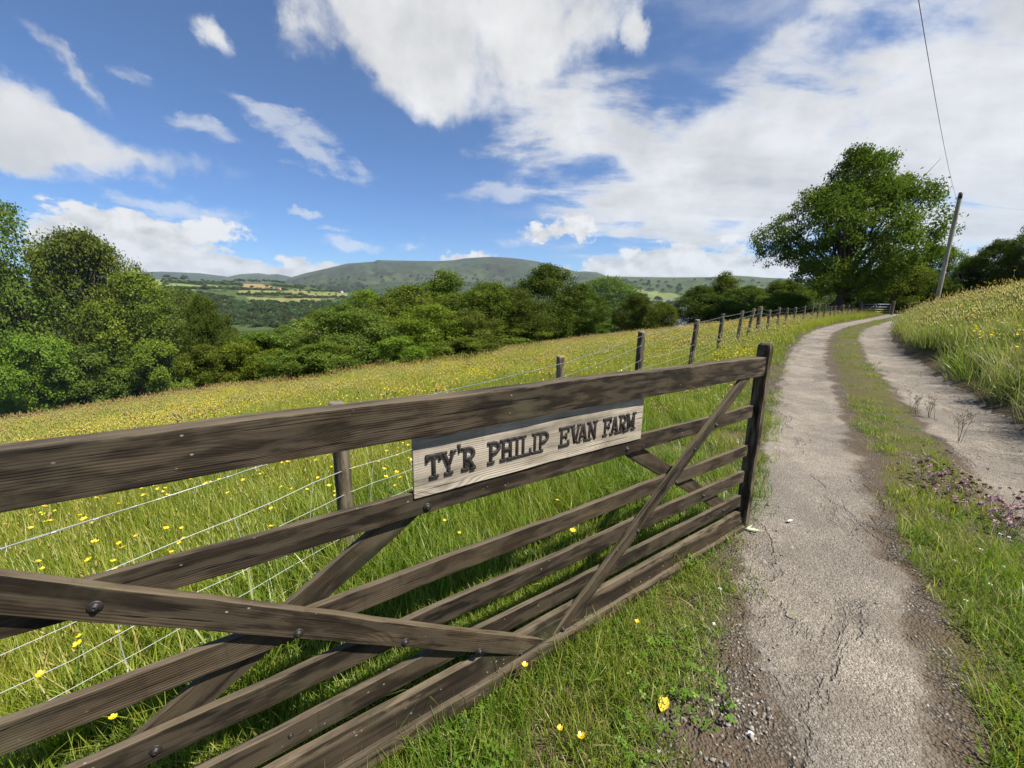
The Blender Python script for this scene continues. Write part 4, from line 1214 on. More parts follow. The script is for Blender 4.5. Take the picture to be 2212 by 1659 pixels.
    sz = np.exp(rng.normal(math.log(.0040), .45, n)); sz = np.minimum(sz, .018)
    scatter("gravel", np.stack([x, y, pz], 1), rots(n, .5), sz, rng.randint(0, 5, n), st)
build_cover()

# ------------------------------------------------------------------ wire fence along the meadow
FENCE = [(-2.80, .03), (-1.10, 2.30), (.585, 4.57), (2.26, 6.80), (4.15, 8.87), (5.92, 11.04), (7.70, 13.20), (9.62, 15.20)]
FENCE_TOP = [.96, 1.00, .965, 1.10, 1.215, 1.275, 1.315, 1.43]
FAR_LINE = np.array([(9.62, 15.2), (12.4, 18.5), (16.0, 22.3), (21.1, 26.9), (29.9, 34.4), (40.0, 43.4), (60, 62)])
def on_far_line(X):
    d = px_dir(X, 660); q = d[0] / d[1]
    for a, b in zip(FAR_LINE[:-1], FAR_LINE[1:]):
        ra, rb = a[0] / a[1], b[0] / b[1]
        if ra <= q <= rb:
            # point on the segment with x/y == q
            u = (q * a[1] - a[0]) / ((b[0] - a[0]) - q * (b[1] - a[1]))
            return a + u * (b - a)
    return FAR_LINE[-1]

def post_mesh(r, h, seed, sides=12, cut=0.0):
    """round fence stake lying along mesh x (grain), with a worn uneven head"""
    rs = np.random.RandomState(seed); mb = MB()
    lv = [-.35, 0, .15, .35, .6, .85, h - .03 if h > .9 else .9, h - .008, h]
    lv = sorted(set([min(v, h) for v in lv])); ang = np.linspace(0, 2 * math.pi, sides, endpoint=False)
    rad = r * (1 + .05 * rs.normal(0, 1, sides))
    V = []
    for k, x in enumerate(lv):
        tap = 1.04 - .08 * max(x, 0) / h; wob = 1 + .02 * math.sin(x * 9 + seed)
        if k == len(lv) - 1: tap *= .90
        for a, q in zip(ang, rad):
            dx = .5 * cut * math.cos(a + seed) * r if k >= len(lv) - 2 else 0
            V.append((x + dx + (rs.normal(0, .003) if k >= len(lv) - 2 else 0), q * tap * wob * math.cos(a), q * tap * wob * math.sin(a)))
    n = len(lv)
    Q = [(i * sides + j, i * sides + (j + 1) % sides, (i + 1) * sides + (j + 1) % sides, (i + 1) * sides + j) for i in range(n - 1) for j in range(sides)]
    c = len(V); V.append((h + .002, 0, 0)); T = [(c, (n - 1) * sides + j, (n - 1) * sides + (j + 1) % sides) for j in range(sides)]
    mb.add(V, Q, T)
    return mb
def build_fence():
    fence = empty("wire_fence", (FENCE[3][0], FENCE[3][1], h1(*FENCE[3])))
    tag(fence, "long post and wire stock fence with round wooden stakes dividing the meadow from the drive", "fence")
    fl = Vector(fence.location)
    tops = []; base = []
    def stake(x, y, ztop, r, seed, lean=(0, 0), mat=None, label=None):
        z0 = h1(x, y); h = ztop - z0
        mb = post_mesh(r, h, seed, 12, .3)
        o = mb.build("post", mat or M_POST, fence)
        o.location = Vector((x, y, z0)) - fl
        o.rotation_euler = (Matrix.Rotation(lean[0], 3, 'X') @ Matrix.Rotation(lean[1] - math.pi / 2, 3, 'Y')).to_euler()
        if label: o['label'] = label
        return o
    for i, ((x, y), zt) in enumerate(zip(FENCE, FENCE_TOP)):
        r = (.050, .050, .050, .066, .054, .056, .054, .085)[i]
        stake(x, y, zt, r, i + 3, (R((0, 1, -1, 1, 0, -1, 1, 0)[i]), R((0, 1.5, 0, .5, 3.0, 2.0, 2.5, 0)[i])), M_OLDPOST if i in (1, 3, 5) else M_POST, "thick straining post" if i == 7 else None)
        tops.append((x, y, zt)); base.append((x, y, h1(x, y)))
    stake(9.02, 14.86, 1.37, .055, 40, (0, R(7)), M_POST, "leaning strut post")
    for k, cx in enumerate((1130, 1213, 1275, 1348, 1427, 1497, 1548, 1597, 1655, 1690, 1760, 1807, 1838)):
        p = on_far_line((1600 + cx / 3.456) * .864); z0 = h1(*p)
        hgt = (1.10, 1.16, 1.12, 1.08, 1.16, 1.30, 1.18, 1.14, 1.05, 1.0, 1.1, 1.02, 1.05)[k]
        stake(p[0], p[1], z0 + hgt, .058, 60 + k, (R((-2, 1, 0, 2, -3, 1, 0, 3, 1, -1, 2, 0, 1)[k]), R((1, -2, 2, 0, 3, -1, 1, 2, 0, 1, -2, 1, 0)[k])), M_OLDPOST if k % 2 else M_POST)
        tops.append((p[0], p[1], z0 + hgt)); base.append((p[0], p[1], z0))
    tops = np.array(tops); base = np.array(base)
    # wires: towards the drive side of the stakes
    d = np.gradient(tops[:, :2], axis=0); d /= np.linalg.norm(d, axis=1)[:, None]
    off = np.stack([d[:, 1], -d[:, 0], np.zeros(len(d))], 1) * .058
    rs = np.random.RandomState(4)
    def wire_pts(f, sag, wav=0.0, n=14, last=None):
        """f(i) -> fixing point at stake i"""
        out = []
        m = len(tops) if last is None else last
        for i in range(m - 1):
            a, b = f(i), f(i + 1)
            nn = n if i < 8 else 5
            for k in range(nn):
                u = k / nn; p = a + (b - a) * u
                p = p + np.array([0, 0, -sag * 4 * u * (1 - u)]) + wav * np.array([0, 0, math.sin(k * 2.1 + i) * .5 + rs.normal(0, .4)]) * (1 if 0 < k else 0)
                out.append(p)
        out.append(f(m - 1)); return np.array(out)
    flv = np.array(fl)
    for drop, nm in ((.07, 0), (.235, 1)):
        pts = wire_pts(lambda i: tops[i] + off[i] + np.array([0, 0, -drop]), .012) - flv
        mb = MB(); mb.tube(pts, .0023, 4, False)
        # second strand and barbs
        tw = pts.copy(); k = np.arange(len(tw)); tw[:, 2] += .003 * np.sin(k * 1.7); mb.tube(tw + np.array([.0015, 0, .0015]), .0019, 3, False)
        seg = np.linalg.norm(np.diff(pts, axis=0), axis=1); cum = np.concatenate([[0], np.cumsum(seg)])
        s = .05
        while s < min(cum[-1], 24):
            i = np.searchsorted(cum, s) - 1; p = pts[i] + (pts[i + 1] - pts[i]) * ((s - cum[i]) / seg[i]); t_ = (pts[i + 1] - pts[i]) / seg[i]
            for q in range(2):
                a = rs.uniform(0, 6.28); sd = np.cross(t_, (0, 0, 1)); v = sd * math.cos(a) + np.array([0, 0, 1]) * math.sin(a)
                mb.tube([p - v * .016 + t_ * (.004 * (2 * q - 1)), p + v * .016 + t_ * (.006 * (2 * q - 1))], .0013, 3, False)
            mb.tube([p - t_ * .008, p + t_ * .008], .0040, 4, False)
            s += .115
        mb.build("barbed_wire", M_WIRE, fence)
    mb = MB(); rows = []
    gh = lambda i: tops[i][2] - base[i][2]
    levels = (.72, .56, .42, .28, .15)
    for k, lv in enumerate(levels):
        f = lambda i, lv=lv: base[i] + off[i] * 1.05 + np.array([0, 0, lv * min(1.0, gh(i) / 1.15)])
        pts = wire_pts(f, .03 + .01 * rs.uniform(), .010 if k < 3 else .005) - flv
        rows.append(pts); mb.tube(pts, .0018 if k else .0022, 3, False)
    nseg = len(rows[0])
    for j in range(1, min(nseg, 8 * 14)):
        if j % 14 in (1, 3, 5, 7, 9, 11, 13):
            pts = []; bow = rs.uniform(-.07, .07)
            for k in range(len(rows) - 1):
                a, b = rows[k][j], rows[k + 1][j]
                sd = rows[k][min(j + 1, nseg - 1)] - rows[k][j - 1]; sd = sd / (np.linalg.norm(sd) + 1e-6)
                m_ = 4 * ((k + .5) / len(rows)) * (1 - (k + .5) / len(rows)); m0 = 4 * (k / len(rows)) * (1 - k / len(rows))
                pts += [a + sd * bow * m0, (a + b) / 2 + sd * bow * m_]
            pts.append(rows[-1][j]); mb.tube(np.array(pts), .0021, 3, False)
    mb.build("wire_netting", M_NET, fence)
build_fence()

# small metal field gate where the fence ends, far up the drive
def build_far_gate():
    p = on_far_line((1600 + 1905 / 3.456) * .864); q = on_far_line((1600 + 2000 / 3.456) * .864 - .5)
    p = np.array(p); dirv = np.array([.93, -.36]); q = p + dirv * 2.4
    z0 = h1(*p); g = empty("field_gate", (p[0], p[1], z0), math.atan2(dirv[1], dirv[0]))
    tag(g, "small galvanised metal field gate between two wooden posts at the far end of the fence", "gate")
    mb = MB()
    for z in (.18, .38, .58, .80, 1.05): mb.tube([(.15, 0, z), (2.25, 0, z)], .022, 6)
    for x in (.15, 1.2, 2.25): mb.tube([(x, 0, .16), (x, 0, 1.07)], .022, 6)
    mb.tube([(.15, 0, .18), (1.2, 0, 1.05)], .018, 6)
    mb.build("gate_frame", M_GALV, g)
    for x in (0, 2.4):
        pm = post_mesh(.11, 1.32, int(x * 7) + 2, 10, .2); o = pm.build("post", M_OLDPOST, g); o.location = (x, 0, 0); o.rotation_euler = (0, -math.pi / 2, 0)
build_far_gate()

# ------------------------------------------------------------------ electricity pole and its lines
def ground_ray(X, D):
    d = px_dir(X, 652); q = d[:2] / np.linalg.norm(d[:2]) * D
    return q[0], q[1]
def z_at(X, Y, D):
    d = px_dir(X, Y); return CAM_H + D * d[2] / np.linalg.norm(d[:2])
def build_pole():
    D = 40.5
    x, y = ground_ray(2023, D); zt = z_at(2073, 417, math.hypot(*ground_ray(2073, D))); z0 = h1(x, y)
    x2, y2 = x, y
    h = zt - z0
    pole = empty("electricity_pole", (x, y, z0))
    tag(pole, "tall bare wooden pole standing on the grassy bank beside the big tree", "pole")
    mb = post_mesh(.115, h, 77, 14, 0); 
    o = mb.build("shaft", M_POLE, pole); o.rotation_euler = (0, -math.pi / 2, 0)
    mb = MB(); mb.tube([(0, 0, h - .35), (0, 0, h + .03)], [.120, .104], 12)
    mb.build("dark_cap", M_IRON, pole)
    mb = MB(); mb.tube([(-.09, 0, h - .45), (-.22, 0, h - .42), (-.24, 0, h - .34)], .012, 6); mb.tube([(-.24, 0, h - .36), (-.24, 0, h - .26)], [.03, .022], 8)
    mb.build("bracket", M_IRON, pole)
    # line towards the camera, passing overhead to the right, and one leaving to the right
    a = np.array([x - .3, y, zt - .2])
    e = px_dir(1990, -40); tgt = np.array([0, 0, CAM_H]) + e * 13.5
    far = a + (tgt - a) * 1.35
    def cable(p, q, sag, name, label, rad=.007):
        u = np.linspace(0, 1, 40)[:, None]; pts = p + (q - p) * u; pts[:, 2] -= (4 * sag * u * (1 - u))[:, 0]
        o_ = p.copy(); m = MB(); m.tube(pts - o_, rad, 5, False)
        ob = m.build(name, M_CABLE); ob.location = o_; tag(ob, label, "power line")
    cable(a, far, .35, "overhead_cable", "thin dark overhead cable rising from the pole top up into the sky")
    b = np.array([x, y, zt - .55]); r = px_dir(2260, 449); tb = np.array([0, 0, CAM_H]) + r / np.linalg.norm(r[:2]) * 48
    cable(b, b + (tb - b) * 2.0, .25, "overhead_cable", "faint overhead cable running right from below the pole top", .0035)
build_pole()

# ------------------------------------------------------------------ far country: field hillside, mountain, distant ridges
def hill_surface(prof, d_near, z_near, d_crest, d_back, power=1.0, rough=0.0, seed=0):
    prof = sorted(prof)
    azs = np.array([math.atan2(px_dir(X, Y)[0], px_dir(X, Y)[1]) for X, Y in prof])
    els = np.array([px_dir(X, Y)[2] / np.linalg.norm(px_dir(X, Y)[:2]) for X, Y in prof])
    def z(az, D):
        zc = CAM_H + d_crest * np.interp(az, azs, els)
        u = np.clip((D - d_near) / (d_crest - d_near), 0, 1)
        s = u ** power * (1 - .25 * u) / .75
        zz = z_near + (zc - z_near) * s
        zz = np.where(D > d_crest, zc - (zc - z_near) * ((D - d_crest) / (d_back - d_crest)) ** 1.5, zz)
        if rough:
            x = D * np.sin(az) / d_crest * 40; y = D * np.cos(az) / d_crest * 40
            nz = np.sin(x * 1.1 + seed + 1.3 * np.sin(y * .9)) * np.sin(y * 1.3 + 1.1 * np.sin(x * .7 + seed)) + .5 * np.sin(2.7 * x + y + seed) * np.sin(2.3 * y - x) + .25 * np.sin(6.1 * x - 2 * y) * np.sin(5.3 * y + 1.5 * x)
            zz = zz + rough * nz * np.clip(u * (1 - u) * 4, 0, 1)
        return zz
    return z, azs
def hill_mesh(name, prof, d_near, z_near, d_crest, d_back, mat, power=1.0, rough=0.0, seed=0, n_az=260, n_d=90, paint=None):
    z, azs = hill_surface(prof, d_near, z_near, d_crest, d_back, power, rough, seed)
    A = np.linspace(azs[0], azs[-1], n_az); D = np.concatenate([np.linspace(d_near, d_crest, n_d), np.linspace(d_crest, d_back, 14)[1:]])
    AA, DD = np.meshgrid(A, D)
    ZZ = z(AA, DD); X = DD * np.sin(AA); Y = DD * np.cos(AA)
    n, k = AA.shape; i, j = np.meshgrid(np.arange(n - 1), np.arange(k - 1), indexing='ij')
    Q = np.stack([i * k + j, i * k + j + 1, (i + 1) * k + j + 1, (i + 1) * k + j], -1).reshape(-1, 4)
    attrs = None
    if paint is not None: attrs = {'zone': paint(AA, DD, X, Y, ZZ).reshape(-1, 3)}
    me = mk_mesh(name, np.stack([X, Y, ZZ], -1).reshape(-1, 3), Q, None, mat, True, attrs)
    tag(link(bpy.data.objects.new(name, me)), kind='structure')
    return z
def hit_hill(z, X, Y, d0, d1):
    d = px_dir(X, Y); az = math.atan2(d[0], d[1]); t_ = d[2] / np.linalg.norm(d[:2])
    D = np.linspace(d0, d1, 1500); g = z(np.full_like(D, az), D); ray = CAM_H + D * t_
    k = np.argmax(g > ray); k = k if g[k] > ray[k] else len(D) - 1
    return D[k] * math.sin(az), D[k] * math.cos(az), float(g[k])

def moor_material(name, scale=1.0):
    m, t, out = new_mat(name)
    geo = t.new('ShaderNodeNewGeometry'); P = geo.outputs['Position']
    z = t.attr('zone').outputs['Color']
    n1 = t.noise(P, .0042 * scale, 7, .66); n2 = t.noise(P, .022 * scale, 6, .7); n3 = t.noise(P, .0016 * scale, 4, .6)
    c = t.mixc(1.0, z, t.mixc(n2, (.40, .44, .42, 1), (1.6, 1.5, 1.4, 1)), 'MULTIPLY')
    c = t.mixc(t.smooth(n1, .50, .60), c, (.030, .026, .018, 1))
    c = t.mixc(t.math('MULTIPLY', t.smooth(n3, .5, .62), .6), c, (.075, .088, .036, 1))
    sp = t.new('ShaderNodeSeparateXYZ'); t.l.new(P, sp.inputs[0])
    low = t.math('ADD', t.smooth(sp.outputs[2], 20, 300, 1, 0), t.math('MULTIPLY', t.math('SUBTRACT', n1, .5), 1.6))
    v = t.voro(P, .012 * scale)
    trees = t.math('MULTIPLY', t.smooth(low, .30, .55), t.smooth(n2, .40, .56))
    c = t.mixc(trees, c, t.mixc(v.outputs['Distance'], (.020, .034, .012, 1), (.038, .056, .018, 1)))
    principled(t, out, c, .95, t.math('ADD', t.math('MULTIPLY', n2, 1.0), n1), .7, 18.0, .05)
    return m
M_MOOR = moor_material("moorland")
def paint_moor(AA, DD, X, Y, Z):
    c = np.zeros(AA.shape + (3,)); c[:] = (.032, .048, .023)
    return c
MTN = [(560, 640), (600, 612), (625, 600), (660, 590), (700, 581), (730, 574), (750, 569), (780, 567), (808, 565), (814, 561.5), (850, 562.5), (900, 563.5), (943, 564), (980, 562), (1004, 558), (1030, 556), (1062, 554.5), (1090, 556), (1113, 558), (1150, 563), (1180, 569), (1215, 578), (1245, 587), (1262, 586), (1289, 588), (1300, 592), (1312, 597), (1350, 604), (1420, 625), (1500, 645)]
z_mtn_fn, _ = hill_surface(MTN, 2600, -40, 6200, 8600, 1.25, 34, 1)
z_mtn = hill_mesh("mountain", MTN, 2600, -40, 6200, 8600, M_MOOR, 1.25, 34, 1, 420, 110, paint_moor)
LEFT = [(60, 585), (200, 586), (265, 589), (350, 586.5), (430, 590), (480, 596), (492, 598), (505, 595), (520, 592), (560, 590), (580, 593), (600, 592), (620, 596), (660, 606), (720, 620)]
z_left = hill_mesh("distant_hills", LEFT, 4200, -40, 9000, 10800, M_MOOR, 1.3, 30, 5, 240, 60, paint_moor)

def fields_material():
    m, t, out = new_mat("field_hillside")
    geo = t.new('ShaderNodeNewGeometry'); P = geo.outputs['Position']; z = t.attr('zone').outputs['Color']
    n = t.noise(P, .02, 6, .65); n2 = t.noise(P, .12, 4, .6)
    c = t.mixc(1.0, z, t.mixc(n, (.70, .72, .7, 1), (1.3, 1.28, 1.25, 1)), 'MULTIPLY')
    c = t.mixc(1.0, c, t.mixc(n2, (.88, .88, .88, 1), (1.12, 1.12, 1.12, 1)), 'MULTIPLY')
    principled(t, out, c, .95, n2, .3, 2.0, .05)
    return m
M_FIELDS = fields_material()
def z8(x, y): return ((280 + x / 3.568) * .864, (640 + y / 3.568) * .864)
FIELD_POLY = [
    ((.150, .190, .060), [z8(*p) for p in ((110, 200), (450, 208), (455, 240), (520, 262), (430, 280), (300, 282), (140, 245))]),
    ((.165, .200, .065), [z8(*p) for p in ((520, 245), (700, 240), (900, 262), (840, 280), (830, 300), (620, 295), (520, 285))]),
    ((.130, .165, .055), [z8(*p) for p in ((560, 235), (760, 235), (760, 246), (560, 246))]),
    ((.140, .170, .055), [z8(*p) for p in ((900, 262), (1150, 270), (1150, 300), (900, 300))]),
    ((.240, .175, .090), [z8(*p) for p in ((1165, 246), (1330, 250), (1440, 275), (1420, 302), (1160, 300))]),
    ((.190, .180, .075), [z8(*p) for p in ((1130, 305), (1560, 305), (1560, 345), (1130, 345))]),
    ((.175, .170, .062), [z8(*p) for p in ((1190, 368), (1860, 380), (1850, 418), (1230, 395))]),
    ((.170, .165, .065), [z8(*p) for p in ((1560, 310), (2100, 330), (2100, 372), (1560, 372))]),
    ((.130, .165, .055), [z8(*p) for p in ((1760, 300), (2000, 318), (1960, 336), (1760, 330))]),
    ((.145, .165, .055), [z8(*p) for p in ((1660, 470), (1790, 445), (1800, 462), (1680, 490))]),
    ((.125, .165, .052), [z8(*p) for p in ((1010, 558), (1480, 574), (1400, 604), (1020, 600))]),
]
CREST = [(120, 596), (200, 598), (273, 600), (310, 602), (351, 603), (411, 607), (470, 609), (532, 611), (580, 611), (629, 612), (670, 619), (702, 625), (738, 630), (790, 637), (850, 646), (950, 655), (1100, 665)]
def inside(poly, X, Y):
    r = np.zeros(X.shape, bool); n = len(poly)
    for i in range(n):
        x0, y0 = poly[i]; x1, y1 = poly[(i + 1) % n]
        c = ((y0 > Y) != (y1 > Y)) & (X < (x1 - x0) * (Y - y0) / (y1 - y0 + 1e-12) + x0)
        r ^= c
    return r
z_fields_fn, _ = hill_surface(CREST, 850, -50, 2000, 2900, 1.15, 5, 3)
FIELDS_W = []
for colr, poly in FIELD_POLY:
    FIELDS_W.append((colr, [hit_hill(z_fields_fn, px, py, 850, 2000)[:2] for px, py in poly]))
def paint_fields(AA, DD, X, Y, Z):
    c = np.zeros(AA.shape + (3,)); c[:] = (.058, .082, .026)
    for colr, poly in FIELDS_W:
        c[inside(poly, X, Y)] = colr
    return c
z_fields = hill_mesh("hillside", CREST, 850, -50, 2000, 2900, M_FIELDS, 1.15, 5, 3, 460, 230, paint_fields)

RIGHT = [(1180, 640), (1250, 606), (1296, 597), (1330, 597), (1371, 598), (1433, 599), (1484, 599), (1530, 598.5), (1560, 596.5), (1584, 595), (1621, 597), (1654, 600), (1720, 602), (1900, 600), (2250, 590)]
RF = [((.135, .165, .055), [(1340, 622), (1375, 622), (1400, 634), (1380, 640), (1340, 636)]), ((.150, .180, .060), [(1385, 626), (1430, 632), (1470, 640), (1455, 646), (1400, 640)]),
      ((.120, .150, .050), [(1345, 645), (1410, 648), (1400, 656), (1345, 654)]), ((.125, .155, .055), [(1425, 652), (1475, 648), (1480, 655), (1430, 660)]), ((.11, .135, .05), [(1500, 618), (1560, 612), (1600, 618), (1560, 626)]), ((.11, .14, .05), [(1585, 622), (1640, 616), (1650, 624), (1600, 630)])]
zr_fn, _ = hill_surface(RIGHT, 1500, -50, 4600, 6600, 1.2, 20, 8)
RW = [(c, [hit_hill(zr_fn, px, py, 1500, 4600)[:2] for px, py in poly]) for c, poly in RF]
def paint_right(AA, DD, X, Y, Z):
    c = np.zeros(AA.shape + (3,)); c[:] = (.050, .070, .026)
    for colr, poly in RW: c[inside(poly, X, Y)] = colr
    return c
z_right = hill_mesh("valley_hills", RIGHT, 1500, -50, 4600, 6600, M_FIELDS, 1.2, 20, 8, 360, 140, paint_right)

# ------------------------------------------------------------------ trees
M_BARK = plain("bark", (.075, .062, .048), .9, 0, .5, 14, .1)
M_LEAF_MID = leaf_material("leaf_mid", (.066, .104, .016), (.155, .205, .032), (.25, .30, .065), .34, .16)
M_LEAF_LIME = leaf_material("leaf_lime", (.095, .148, .017), (.190, .255, .032), (.28, .33, .06), .37, .14)
M_LEAF_DARK = leaf_material("leaf_dark", (.045, .072, .014), (.102, .140, .025), (.17, .21, .048), .30, .14)
M_LEAF_OLIVE = leaf_material("leaf_olive", (.072, .100, .019), (.150, .185, .035), (.23, .26, .06), .32, .14)
M_LEAF_FAR = leaf_material("leaf_far", (.045, .070, .022), (.075, .105, .034), (.10, .13, .045), .28, .4)

def crown_mesh(seed, lobes, subs, leaves, lsize, width=.8, base=.04, top_w=.5, lobe_r=(.10, .17), mat=None, open_=0.0, name="crown", elong=1.0, spread=.026, lop=0.0):
    """leaf mass of a tree of height 1: lobes on an uneven envelope, twig clusters on the lobes, leaves on the clusters"""
    r = np.random.RandomState(seed)
    C = []
    tries = 0
    while len(C) < lobes and tries < 20000:
        tries += 1
        u = r.uniform(0, 1); zc = base + .08 + (1 - base - .16) * u
        e = math.sin(math.pi * min(1, (.20 + .80 * u) ** elong * .97 + .02)) ** .75
        rad = width / 2 * e * (1 + .18 * math.sin(seed + u * 7)) * (1 - lop * u * .3)
        a = r.uniform(0, 6.283); q = rad * math.sqrt(r.uniform(.03, 1)) * .86
        c = np.array([q * math.cos(a), q * math.sin(a), zc])
        if all(np.linalg.norm(c - d[0]) > .07 for d in C) or tries > 9000:
            C.append((c, r.uniform(*lobe_r) * (.75 + .5 * e)))
    V = []; A = []
    ctr = np.array([0, 0, .45])
    for c, R_ in C:
        out = c - ctr; out[2] = out[2] * .7 + .12; out /= np.linalg.norm(out) + 1e-6
        n = subs
        d = r.normal(0, 1, (n, 3)) + out * .75 + np.array([0, 0, .25]); d /= np.linalg.norm(d, axis=1)[:, None]
        p = c + d * R_ * r.uniform(.55, 1.05, n)[:, None] * np.array([1.12, 1.12, .82])
        if open_ > 0:
            keep = r.uniform(0, 1, n) > open_; p, d = p[keep], d[keep]; n = len(p)
        tone = r.uniform(-.18, .18)
        m = leaves
        pos = np.repeat(p, m, 0) + r.normal(0, spread, (n * m, 3)) * np.array([1.15, 1.15, .75])
        dd = np.repeat(d, m, 0) * .55 + r.normal(0, .6, (n * m, 3)) + np.array([0, 0, .35]); dd /= np.linalg.norm(dd, axis=1)[:, None]
        t1 = np.cross(dd, r.normal(0, 1, (n * m, 3))); t1 /= np.linalg.norm(t1, axis=1)[:, None] + 1e-9
        t2 = np.cross(dd, t1)
        s = lsize * r.uniform(.6, 1.25, n * m)[:, None]
        q = np.stack([pos - t1 * s, pos + t2 * s * .55 - t1 * s * .1, pos + t1 * s - dd * s * .25, pos - t2 * s * .55 - t1 * s * .1], 1)
        V.append(q.reshape(-1, 3)); A.append(np.repeat(np.clip(np.repeat(r.uniform(0, .85, n), m) * .5 + r.uniform(0, .55, n * m) + tone, 0, 1), 4))
    V = np.concatenate(V); A = np.concatenate(A)
    Q = np.arange(len(V)).reshape(-1, 4)
    return mk_mesh(name, V, Q, None, mat, False, {'rnd': A}), C

def trunk_mesh(seed, C, r0=.02, fork=.28, limbs=10, name="trunk", lean=.02, sides=7):
    r = np.random.RandomState(seed); mb = MB()
    top = np.array([r.normal(0, lean), r.normal(0, lean), .62])
    n = 7; u = np.linspace(0, 1, n)[:, None]
    spine = np.array([0, 0, -.03]) + (top - np.array([0, 0, -.03])) * u + np.concatenate([r.normal(0, .006, (n, 2)), np.zeros((n, 1))], 1) * u
    mb.tube(spine, r0 * (1.25 - 1.0 * u[:, 0]) * np.where(u[:, 0] < .05, 1.35, 1), sides)
    order = r.permutation(len(C))[:limbs]
    for k in order:
        c = C[k][0]
        s = min(.9, max(.18, fork + (c[2] - .3) * .6 * r.uniform(.5, 1))); st = np.array([np.interp(s * .65, spine[:, 2], spine[:, i]) for i in (0, 1)] + [s * .65])
        if st[2] > c[2]: st[2] = max(.06, c[2] * .6)
        mid = st + (c - st) * .5 + np.array([r.normal(0, .02), r.normal(0, .02), .03 + r.normal(0, .015)])
        rr = r0 * r.uniform(.30, .5)
        mb.tube([st, st + (mid - st) * .5 + r.normal(0, .006, 3), mid, mid + (c - mid) * .6 + r.normal(0, .008, 3), c], [rr, rr * .8, rr * .62, rr * .4, rr * .2], 5)
        for q in range(3):
            e = c + r.normal(0, .07, 3); mb.tube([mid + (c - mid) * .5, (mid + c + 2 * e) / 4 + r.normal(0, .01, 3), e], [rr * .4, rr * .25, rr * .1], 4, False)
    return mk_mesh(name, np.concatenate(mb.V), np.concatenate(mb.Q), np.concatenate(mb.T), M_BARK, True)

KINDS = {}
def kind(key, seed, **kw):
    r0 = kw.pop('r0', .02); limbs = kw.pop('limbs', 12); fork = kw.pop('fork', .28)
    cm, C = crown_mesh(seed, **kw); tm = trunk_mesh(seed + 500, C, r0, fork, limbs)
    KINDS[key] = (cm, tm, kw['width'])
kind('bushy', 1, lobes=54, subs=30, leaves=26, lsize=.0115, width=.85, mat=M_LEAF_MID, base=.0, elong=1.25)
kind('bushy2', 2, lobes=50, subs=30, leaves=26, lsize=.0115, width=.95, mat=M_LEAF_OLIVE, base=.0, elong=1.25)
kind('lime', 3, lobes=48, subs=28, leaves=26, lsize=.0120, width=.80, mat=M_LEAF_LIME, base=.0, elong=1.2)
kind('dark', 4, lobes=54, subs=30, leaves=26, lsize=.0115, width=.9, mat=M_LEAF_DARK, base=.0, elong=1.3)
kind('oak', 5, lobes=50, subs=30, leaves=26, lsize=.0120, width=1.0, mat=M_LEAF_MID, base=.05, elong=1.4)
kind('tall', 6, lobes=44, subs=30, leaves=26, lsize=.0110, width=.55, mat=M_LEAF_MID, base=.0, elong=1.2)
kind('sparse', 7, lobes=56, subs=28, leaves=22, lsize=.0100, width=.85, mat=M_LEAF_MID, base=.0, open_=.10, limbs=30, r0=.018, spread=.022, elong=1.2)
kind('shrub', 8, lobes=40, subs=28, leaves=26, lsize=.019, width=1.35, mat=M_LEAF_LIME, base=-.05, spread=.032, elong=1.3)
kind('shrubdark', 9, lobes=40, subs=28, leaves=26, lsize=.019, width=1.35, mat=M_LEAF_MID, base=-.05, spread=.032, elong=1.3)
kind('ash', 12, lobes=66, subs=40, leaves=30, lsize=.0085, width=1.02, mat=M_LEAF_MID, base=.13, open_=.08, limbs=54, r0=.024, fork=.22, lobe_r=(.085, .135), spread=.017, elong=1.45)

_tree_n = [0]
def tree(key, X, ytop, wpx, D, label, name="broadleaf_tree", yb=None, push=1.5, mass=None, group=None, drop=0.0):
    """X, ytop, wpx: as seen in the view; D: distance (or taken from where its foot shows, yb)"""
    if D is None:
        p = land(X, yb); D = math.hypot(p[0], p[1]) + push
    x, y = ground_ray(X, D); z0 = h1(x, y) - drop
    zt = z_at(X, ytop, D); h = max(1.0, zt - z0)
    d1, d2 = px_dir(X - wpx / 2, 640), px_dir(X + wpx / 2, 640)
    wid = D * abs(math.atan2(d2[0], d2[1]) - math.atan2(d1[0], d1[1]))
    cm, tm, kw = KINDS[key]
    e = empty(name, (x, y, z0), rng.uniform(0, 6.28)); tag(e, label, "tree" if 'shrub' not in name and 'bush' not in name else "bush", group)
    s = wid / (kw * 1.10)
    e.scale = (s, s, h / 1.0)
    for nm, me in (("crown", cm), ("trunk", tm)):
        link(bpy.data.objects.new(nm, me), e)
    return e

# left of the meadow
tree('sparse', 35, 432, 430, None, "tall ragged tree at the far left edge with bare branches showing through its thin top", yb=880, push=3.0)
tree('bushy', 195, 494, 270, None, "tall leafy tree with a feathery pointed top, right beside the ragged leftmost tree", yb=872, push=3.5)
tree('dark', -110, 450, 380, None, "dark tree cut off by the left edge behind the ragged tree", yb=900, push=4.5)
tree('lime', 300, 580, 260, None, "light green tree sloping down to the right below the feathery pointed tree", yb=866, push=4.0)
tree('bushy2', 385, 620, 220, None, "rounded light olive tree next to the dark oak on the left side", yb=858, push=6.0)
tree('dark', 440, 640, 130, 36, "dark green rounded oak at the right end of the left tree group")
tree('shrub', 40, 720, 300, None, "bright lime leafy bush at the far left just above the bracken patch", "leafy_bush", 900, .5)
tree('shrubdark', 190, 745, 260, None, "broad mid green bush under the feathery tree by the meadow edge", "leafy_bush", 885, .6)
tree('shrub', 320, 730, 230, None, "light green bush with loose shoots under the light green sloping tree", "leafy_bush", 872, .7)
